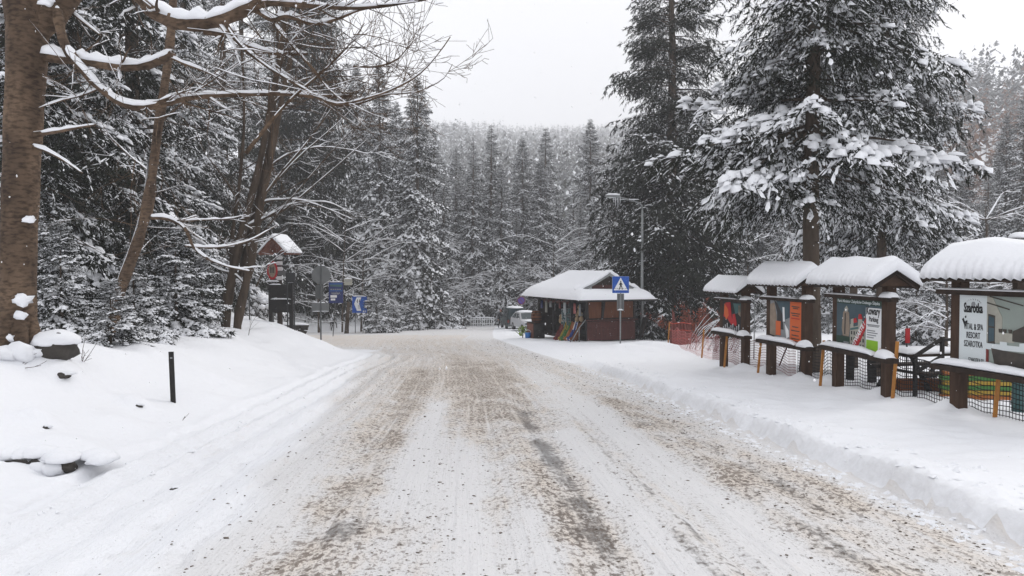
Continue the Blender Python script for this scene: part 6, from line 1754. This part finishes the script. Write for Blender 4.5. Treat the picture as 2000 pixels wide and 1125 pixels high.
# ------------------------------------------------------------------ vehicles
def car(loc, rzv, label, body_m, L=4.3, Wd=1.78, Hh=1.5, van=False, snow=True):
    """nose towards local -y"""
    t = thing('parked_car', label, 'car', loc, rzv, 'cars parked by the kiosk')
    # side profile: (y, z) outline of lower body and cabin
    if van: low = [(-L / 2, .32), (-L / 2 - .02, .75), (-L / 2 + .10, 1.0), (-L * .27, 1.10), (L / 2 - .05, 1.12), (L / 2, .8), (L / 2, .35)]; cab = [(-L * .27, 1.08), (-L * .12, Hh), (L * .44, Hh), (L / 2 - .06, 1.1)]
    else: low = [(-L / 2, .30), (-L / 2 - .02, .62), (-L / 2 + .12, .80), (-L * .22, .97), (L / 2 - .1, 1.0), (L / 2, .75), (L / 2, .34)]; cab = [(-L * .22, .95), (-L * .04, Hh), (L * .30, Hh), (L / 2 - .10, .98)]
    def loft(prof, w0, w1, zmid, name, m, par):
        b = MB(); n = len(prof); V = []
        zs = np.array([p[1] for p in prof]); z0_, z1_ = zs.min(), zs.max()
        xs = [-1, -.94, -.8, 0, .8, .94, 1]
        for u in xs:
            e = {1: .93, .94: .98}.get(abs(u), 1.0)
            for (y, z) in prof:
                f = (z - z0_) / (z1_ - z0_); w = w0 + (w1 - w0) * f
                yc = sum(p[0] for p in prof) / n
                V.append((u * w / 2, yc + (y - yc) * (e if abs(u) == 1 else 1 - .02 * (abs(u) > .9)) - (0), z - (.03 if abs(u) == 1 and z == z1_ else 0)))
        Q = []
        for i in range(len(xs) - 1):
            for j in range(n):
                Q.append([i * n + j, i * n + (j + 1) % n, (i + 1) * n + (j + 1) % n, (i + 1) * n + j])
        b.add(V, Q)
        T = []
        for i in (0, len(xs) - 1):
            for j in range(1, n - 1): T.append([i * n, i * n + j, i * n + j + 1] if i else [i * n, i * n + j + 1, i * n + j])
        b.add(V, None, T)
        return b.build(name, m, par, False)
    loft(low, Wd, Wd * .97, .6, 'body', body_m, t)
    cb = loft(cab, Wd * .95, Wd * .76, 1.2, 'cabin', body_m, t)
    def pane(name, p0, p1, w0, w1, off):
        b = MB(); (ya, za), (yb, zb_) = p0, p1
        d = np.array([0, yb - ya, zb_ - za]); nrm = np.array([0, -(d[2]), d[1]]); nrm = nrm / np.linalg.norm(nrm) * off
        f0, f1 = .10, .92
        A = lambda f, s_, w: np.array([s_ * w / 2, ya, za]) + d * f + nrm
        w_a = w0 + (w1 - w0) * f0; w_b = w0 + (w1 - w0) * f1
        b.add([A(f0, -1, w_a * .90), A(f0, 1, w_a * .90), A(f1, 1, w_b * .90), A(f1, -1, w_b * .90)], [[0, 1, 2, 3]])
        return b.build(name, M['glass'], cb)
    pane('windscreen', cab[0], cab[1], Wd * .95, Wd * .76, .012); pane('rear_window', cab[3], cab[2], Wd * .95, Wd * .76, -.012)
    for s_ in (-1, 1):
        b = MB(); zl, zh = cab[0][1] + .06, Hh - .10
        for (a, q) in ((.10, .46), (.52, .88)):
            ya, yb = cab[0][0] + (cab[3][0] - cab[0][0]) * a, cab[0][0] + (cab[3][0] - cab[0][0]) * q
            ta, tb_ = cab[1][0] + (cab[2][0] - cab[1][0]) * a, cab[1][0] + (cab[2][0] - cab[1][0]) * q
            xo = lambda z: s_ * (Wd * .95 + (Wd * .76 - Wd * .95) * (z - cab[0][1]) / (Hh - cab[0][1])) / 2 * 1.012
            b.add([(xo(zl), ya, zl), (xo(zl), yb, zl), (xo(zh), tb_, zh), (xo(zh), ta, zh)], [[0, 1, 2, 3]])
        b.build('side_window', M['glass'], cb)
        for yw in (-L * .31, L * .30):
            b = MB(); b.tube([(s_ * (Wd / 2 - .20), yw, .31), (s_ * (Wd / 2 + .005), yw, .31)], .31, 18); wo_ = b.build('wheel', M['rubber'], t, True)
            b = MB(); b.tube([(s_ * (Wd / 2 - .02), yw, .31), (s_ * (Wd / 2 + .012), yw, .31)], .19, 12); b.build('rim', M['steel'], wo_)
        b = MB(); b.blob((s_ * (Wd / 2 - .22), -L / 2 + .03, .70), (.19, .10, .085), 1, 0, 0, 10, 6); b.build('headlight', M['glass'], t, True)
        b = MB(); b.blob((s_ * (Wd / 2 - .14), L / 2 - .02, .82), (.10, .05, .16), 1, 0, 0, 10, 6); b.build('tail_light', M['red_dark'], t, True)
        b = MB(); b.blob((s_ * (Wd / 2 + .09), cab[0][0] + .25, 1.02), (.10, .06, .075), 1, 0, 0, 8, 6); b.build('mirror', body_m, t, True)
    b = MB(); b.box((0, -L / 2 - .01, .42), (Wd * .93, .10, .20)); b.build('front_bumper', M['steel_dark'], t)
    b = MB(); b.box((0, -L / 2 - .03, .62), (.60, .03, .12)); b.build('grille', M['black'], t)
    b = MB(); b.box((0, -L / 2 - .065, .42), (.50, .012, .11)); b.build('number_plate', M['white'], t)
    b = MB(); b.box((0, L / 2 + .01, .45), (Wd * .93, .10, .22)); b.build('rear_bumper', M['steel_dark'], t)
    if snow:
        b = MB(); b.blob((0, (cab[1][0] + cab[2][0]) / 2, Hh), (Wd * .40, (cab[2][0] - cab[1][0]) * .56, .15), 3, 0, .08, 16, 8, .2); b.build('roof_snow', M['snow_branch'], t, True)
        b = MB(); b.blob((0, (low[2][0] + low[3][0]) / 2, (low[2][1] + low[3][1]) / 2), (Wd * .43, (low[3][0] - low[2][0]) * .52, .13), 5, 0, .1, 16, 8, .3); b.build('bonnet_snow', M['snow_branch'], t, True)
    return t
g = onG(1030, 61); car(g, .28, 'pale silver car under snow, its front towards the road beside the kiosk', M['car_white'])
g = onG(1003, 70); car(g, .15 + math.pi, 'dark green van parked behind the pale car', M['car_dark'], 4.6, 1.95, 2.0, True)

# person in dark clothes at the van
def person(loc, rzv, label):
    t = thing('person', label, 'person', loc, rzv)
    J = {'pelvis': (0, 0, .95), 'waist': (0, 0, 1.08), 'chest': (0, -.02, 1.32), 'neck': (0, -.03, 1.50), 'head0': (0, -.04, 1.58), 'head': (0, -.05, 1.70),
         'hl': (.10, 0, .90), 'kl': (.12, -.10, .50), 'al': (.12, .02, .10), 'tl': (.13, -.14, .04),
         'hr': (-.10, 0, .90), 'kr': (-.11, .02, .50), 'ar': (-.12, .16, .10), 'tr': (-.13, .02, .04),
         'sl': (.20, -.02, 1.42), 'el': (.27, .04, 1.14), 'wl': (.24, -.14, .93), 'sr': (-.20, -.02, 1.42), 'er': (-.27, .06, 1.14), 'wr': (-.26, -.06, .90)}
    names = list(J); idx = {n: i for i, n in enumerate(names)}
    E = [('pelvis', 'waist'), ('waist', 'chest'), ('chest', 'neck'), ('neck', 'head0'), ('head0', 'head'), ('pelvis', 'hl'), ('hl', 'kl'), ('kl', 'al'), ('al', 'tl'), ('pelvis', 'hr'), ('hr', 'kr'), ('kr', 'ar'), ('ar', 'tr'), ('chest', 'sl'), ('sl', 'el'), ('el', 'wl'), ('chest', 'sr'), ('sr', 'er'), ('er', 'wr')]
    rad = {'pelvis': .16, 'waist': .16, 'chest': .18, 'neck': .07, 'head0': .085, 'head': .10, 'sl': .085, 'sr': .085, 'el': .065, 'er': .065, 'wl': .045, 'wr': .045, 'hl': .11, 'hr': .11, 'kl': .075, 'kr': .075, 'al': .055, 'ar': .055, 'tl': .05, 'tr': .05}
    me = bpy.data.meshes.new('body'); me.from_pydata([J[n] for n in names], [(idx[a], idx[b]) for a, b in E], [])
    o = link('body', me, t); sk = o.modifiers.new('skin', 'SKIN'); sb = o.modifiers.new('smooth', 'SUBSURF'); sb.levels = 1; sb.render_levels = 1
    for n in names:
        v = me.skin_vertices[0].data[idx[n]]; v.radius = (rad[n], rad[n] * .85); v.use_root = n == 'pelvis'
    me.materials.append(M['coat'])
    h = MB(); h.blob((0, -.06, 1.71), (.085, .10, .125), 2, 0, 0, 14, 10); h.blob((0, -.165, 1.70), (.018, .025, .025), 1, 0, 0, 8, 5)
    for s_ in (-1, 1): h.blob((s_ * .088, -.04, 1.70), (.015, .025, .035), 1, 0, 0, 8, 5)
    h.build('head', M['skin'], t, True)
    f_ = MB()
    for s_ in (-1, 1): f_.blob((s_ * .035, -.152, 1.725), (.014, .010, .010), 1, 0, 0, 8, 5)
    f_.blob((0, -.150, 1.645), (.028, .010, .008), 1, 0, 0, 8, 5); f_.build('face', M['darkgrey'], t, True)
    c = MB(); c.blob((0, -.05, 1.77), (.105, .12, .10), 3, 0, .05, 14, 8, .3); c.build('hat', M['red_dark'], t, True)
    for s_, w in ((1, J['wl']), (-1, J['wr'])):
        m = MB(); w = np.array(w); m.box(w + [0, -.02, -.06], (.035, .075, .09))
        for q in range(4): m.tube([w + [0, -.05 + q * .021, -.10], w + [-s_ * .012, -.05 + q * .021, -.14], w + [-s_ * .03, -.048 + q * .021, -.165 + .01 * abs(q - 1.5)]], [.011, .010, .008], 5)
        m.tube([w + [0, -.055, -.05], w + [-s_ * .015, -.085, -.075], w + [-s_ * .02, -.09, -.105]], [.013, .011, .008], 5)
        m.build('hand', M['skin'], t, True)
    return t
g = onG(977, 74); person(g, .5, 'person in dark winter clothes and red hat walking by the van')

# white fence at the end of the road
g = onG(942, 84); t = thing('white_fence', 'low white picket fence with snow along its top at the road end', 'fence', g, .05)
for k_ in range(11):
    b = MB(); b.box((-1.3 + k_ * .26, 0, .45), (.10, .03, .95)); b.build('picket', M['white'], t)
for z_ in (.30, .78):
    b = MB(); b.box((0, .035, z_), (2.75, .03, .08)); b.build('rail', M['white'], t)
snow_bar('fence_snow', t, -1.4, 1.4, 0, .92, .08, .14, 6)

# no-parking sign
g = onG(1018, 66); t = thing('parking_sign', 'round violet-blue no-parking sign above the parked cars', 'road sign', g)
zc = float(at(1013, 587, 66).z - g.z)
b = MB(); b.tube([(.25, .05, -.3), (.25, .05, float(at(1013, 505, 66).z - g.z))], .035, 7); b.build('pole', M['steel_dark'], t)
b = MB(); b.tube([(0, -.02, zc), (0, .02, zc)], .36, 24); f_ = b.build('sign_face', M['purple'], t)
b = MB(); b.tube([(.33 * math.cos(a), -.03, zc + .33 * math.sin(a)) for a in np.linspace(0, 6.2832, 25)], .035, 5, cap=False); b.build('red_ring', M['red_dark'], f_)
for s_ in (-1,): 
    b = MB(); b.bar((-.22 * s_, -.035, zc - .22), (.22 * s_, -.035, zc + .22), .05, .01, up=(0, 1, 0)); b.build('red_bar', M['red_dark'], f_)

# ------------------------------------------------------------------ beyond the net: play yard odds and ends
def onY(px, Y): return onG(px, Y)
g = onY(1915, 13.2); t = thing('sandpit_wall', 'low stack of green, yellow and orange boards behind the net under the hotel board', 'board stack', g, -.1)
for k_, m_ in enumerate(('plastic_orange', 'cloth_yellow', 'plastic_green', 'cloth_yellow', 'plastic_green', 'plastic_orange')):
    b = MB(); b.box((0, 0, .05 + k_ * .085), (1.3 - .05 * (k_ % 2), .16, .075)); b.build('board', M[m_], t)
g = onY(1815, 14.5); t = thing('picnic_table', 'dark wooden picnic table with benches behind the black net', 'picnic table', g, .25)
b = MB(); b.box((0, 0, .74), (1.5, .7, .05)); b.build('tabletop', M['wood_dark'], t)
for s_ in (-1, 1):
    b = MB(); b.box((0, s_ * .65, .44), (1.5, .24, .05)); b.build('bench', M['wood_dark'], t)
    b = MB(); b.bar((s_ * .55, -.7, 0), (s_ * .55, -.15, .74), .08, .05); b.bar((s_ * .55, .7, 0), (s_ * .55, .15, .74), .08, .05); b.bar((s_ * .55, -.75, .40), (s_ * .55, .75, .40), .07, .05); b.build('leg_frame', M['wood_black'], t)
snow_bar('table_snow', t, -.74, .74, 0, .765, .34, .10, 2)
g = onY(1790, 13.2); t = thing('wooden_stair_rail', 'dark stepped wooden railing behind the black net right of the town board', 'railing', g, .2)
for a, b_ in (((0, 0, 0), (0, 0, .75)), ((.55, 0, 0), (.55, 0, 1.05)), ((0, 0, .72), (.55, 0, 1.02)), ((0, 0, .42), (.55, 0, .70)), ((.55, 0, 1.0), (.85, 0, 1.0))):
    m = MB(); m.bar(a, b_, .06, .05); m.build('rail', M['wood_black'], t)
g = onY(1830, 14.0); b = MB(); b.box((0, 0, .12), (1.5, .3, .26)); o = b.build('timber', M['wood_orange'], None, loc=g); tag(o, 'low reddish timber lying behind the black net', 'timber')
g = onY(1773, 15.2); t = thing('red_marker', 'short red marker flag above the net right of the town board', 'marker', g)
b = MB(); b.tube([(0, 0, -.2), (0, 0, 1.25)], .02, 6); b.build('stick', M['steel_dark'], t); b = MB(); b.box((0, -.02, 1.05), (.09, .03, .30)); b.build('flag', M['red'], t)
g = onY(1993, 11.5); b = MB(); b.tube([(0, 0, -.2), (0, 0, 1.0)], .09, 10); tag(b.build('teal_post', M['teal'], None, True, loc=g), 'thick teal post behind the net at the right edge', 'post')
g = onY(1921, 16); t = thing('toy_windmill', 'small pink and green toy on a stick behind the hotel board', 'toy', g)
b = MB(); b.tube([(0, 0, -.1), (0, 0, .9)], .015, 6); b.build('stick', M['steel_dark'], t); b = MB(); b.box((0, -.02, .88), (.22, .02, .16)); b.build('pink_sail', M['red'], t); b = MB(); b.box((.03, -.02, .66), (.16, .02, .12)); b.build('green_sail', M['plastic_green'], t)
for px, Y, l_ in ((1662, 16.2, 'dark wooden post behind the net, left one under the town board'), (1705, 15.6, 'dark wooden post behind the net, right one under the town board')):
    g = onY(px, Y); b = MB(); b.box((0, 0, .3), (.13, .13, 1.0)); tag(b.build('short_post', M['wood_black'], None, loc=g), l_, 'post')
g = onY(1532, 20.0); t = thing('ski_pole', 'dark leaning pole with blue grip behind the net under the orange poster', 'ski pole', g)  # a leaning ski pole: shaft and grip only
b = MB(); b.tube([(-.12, 0, 0), (.22, 0, .85)], .02, 6); b.build('shaft', M['wood_black'], t); b = MB(); b.tube([(.19, 0, .78), (.26, 0, .95)], .03, 6); b.build('grip', M['blue'], t)
g = onY(1545, 52); t = thing('meadow_railing', 'long grey railing across the meadow behind the poster boards', 'railing', g, -.05)
for z_ in (1.0, .55):
    m = MB(); m.bar((-6.5, 0, z_ + .35), (4.5, 0, z_ + .35), .08, .10); m.build('rail', M['steel_dark'], t)
for k_ in range(7):
    m = MB(); m.bar((-6.4 + k_ * 1.8, 0, -.3), (-6.4 + k_ * 1.8, 0, 1.4), .08); m.build('post', M['steel_dark'], t)
g = onY(1474, 24); b = MB(); b.tube([(0, 0, -.2), (0, 0, 2.2)], .018, 6); tag(b.build('thin_pole', M['steel'], None, True, loc=g), 'thin pale pole between the smallest board and the orange poster board', 'pole')
g = onY(1278, 47); t = thing('small_notice', 'small white notice on a dark post behind the street lamp', 'notice', g)
b = MB(); b.tube([(0, 0, -.2), (0, 0, 1.3)], .05, 6); b.build('post', M['wood_black'], t); b = MB(); b.box((-.2, -.05, 1.55), (.5, .03, .42)); b.build('sheet', M['white'], t)
g = onY(1990, 13.5); t = thing('snowy_post', 'dark post top with a round snow cap behind the hotel board roof', 'post', g)
zc = float(at(1990, 466, 13.5).z - g.z); b = MB(); b.box((0, 0, zc / 2 - .1), (.14, .14, zc + .1)); b.build('shaft', M['wood_dark'], t)
b = MB(); b.box((0, 0, zc - .04), (.34, .30, .05)); b.build('cap_board', M['wood_dark'], t); b = MB(); b.blob((0, 0, zc + .02), (.19, .17, .10), 2, 0, .08, 12, 7, .2); b.build('snow_cap', M['snow_branch'], t, True)

# ------------------------------------------------------------------ dirty slush crumbs on the road, snow in the air
rgc = np.random.default_rng(55); bv = np.array([[1, .1, 0], [-.1, 1, .1], [-1, -.1, -.1], [.1, -1, .05], [.1, .15, .6], [0, 0, -.4]]); bq = np.array([[0, 1, 4], [1, 2, 4], [2, 3, 4], [3, 0, 4], [1, 0, 5], [2, 1, 5], [3, 2, 5], [0, 3, 5]]); CV = []; CQ = []; n0 = 0
for k_ in range(5500):
    yy = 3.2 * math.exp(rgc.random() * 2.6); s_ = rgc.random()
    if rgc.random() < .35: xx = X_right(yy) - .15 - abs(rgc.normal()) * .5
    else:
        s_ = (.16, .36, .44, .62, .80, .9)[int(rgc.integers(6))] + rgc.normal() * .05
        xx = X_left(yy) + .7 + (X_right(yy) - X_left(yy) - .9) * min(max(s_, 0), 1)
    r_ = .004 + .009 * rgc.random() ** 3 * (1 + yy * .06)
    if rgc.random() < .006: r_ = rgc.uniform(.015, .028)
    a = rgc.random() * 6.28; ca, sa = math.cos(a), math.sin(a)
    V = bv * [r_ * rgc.uniform(.8, 1.8), r_, r_ * rgc.uniform(.5, .9)]; V = V @ np.array([[ca, sa, 0], [-sa, ca, 0], [0, 0, 1]])
    CV.append(V + [xx, yy, 0]); CQ.append(bq + n0); n0 += len(bv)
CV = np.concatenate(CV)
ctr = CV.reshape(-1, len(bv), 3).mean(1); hz0 = H(ctr[:, 0], ctr[:, 1]); CV[:, 2] += np.repeat(hz0, len(bv)) + .002
M['crumb'] = mat('slush_crumb', (.075, .058, .045), .8, noise=(3, (.26, .22, .18), 1.2))
tag(link('slush_crumbs', mesh_from('slush_crumbs', CV, None, np.concatenate(CQ), mats=[M['crumb']])), 'dirty crumbs of slush scattered over the road', kind='stuff')

SV_ = []; SQ_ = []; n0 = 0
for k_ in range(1500):        # broken lumps along the ploughed edge
    yy = 4 + 18 * rgc.random() ** 1.4; u = rgc.random()
    xx = X_right(yy) + (rgc.uniform(-.35, .0) if u < .55 else rgc.uniform(.15, .9)) if u < .93 else X_left(yy) + rgc.uniform(-.1, .8)
    r_ = .010 + .038 * rgc.random() ** 2.2; a = rgc.random() * 6.28; ca, sa = math.cos(a), math.sin(a)
    V = (bv * (1 + rgc.normal(size=bv.shape) * .2)) * [r_ * rgc.uniform(.8, 1.6), r_, r_ * rgc.uniform(.6, 1.1)] @ np.array([[ca, -sa, 0], [sa, ca, 0], [0, 0, 1]])
    SV_.append(V + [xx, yy, 0]); SQ_.append(bq + n0); n0 += len(bv)
SV_ = np.concatenate(SV_); ctr = SV_.reshape(-1, len(bv), 3).mean(1); SV_[:, 2] += np.repeat(H(ctr[:, 0], ctr[:, 1]), len(bv))
tag(link('snow_chunks', mesh_from('snow_chunks', SV_, None, np.concatenate(SQ_), mats=[M['fresh']], smooth=False)), 'broken snow lumps thrown along the ploughed road edges', kind='stuff')

rgf = np.random.default_rng(66); FV = []; FTq = []
oc = np.array([[1, 0, 0], [-1, 0, 0], [0, 1, 0], [0, -1, 0], [0, 0, 1], [0, 0, -1]], float); of = np.array([[0, 2, 4], [2, 1, 4], [1, 3, 4], [3, 0, 4], [2, 0, 5], [1, 2, 5], [3, 1, 5], [0, 3, 5]])
n_f = 12000
Yf = 2.2 + 34 * rgf.random(n_f) ** .42; Xf = Yf * rgf.uniform(-.75, .75, n_f); Zf = CAM.z + Yf * rgf.uniform(-.42, .44, n_f)
ok_ = Zf > H(Xf, Yf) + .1
Pf = np.stack([Xf, Yf, Zf], -1)[ok_]
rf = rgf.uniform(.0035, .0085, len(Pf)) * rgf.uniform(.7, 1.2, len(Pf))
sh = rgf.uniform(.6, 1.4, (len(Pf), 1, 3)); sh[:, :, 2] *= 1.4
FVv = (Pf[:, None, :] + oc[None] * rf[:, None, None] * sh).reshape(-1, 3)
FTt = (np.arange(len(Pf)) * 6)[:, None, None] + of[None]
M['flake'] = mat('snowflake', (.88, .88, .9), .8)
tag(link('falling_snow', mesh_from('falling_snow', FVv, None, FTt.reshape(-1, 3), mats=[M['flake']])), 'snowflakes falling through the air over the road', kind='stuff')
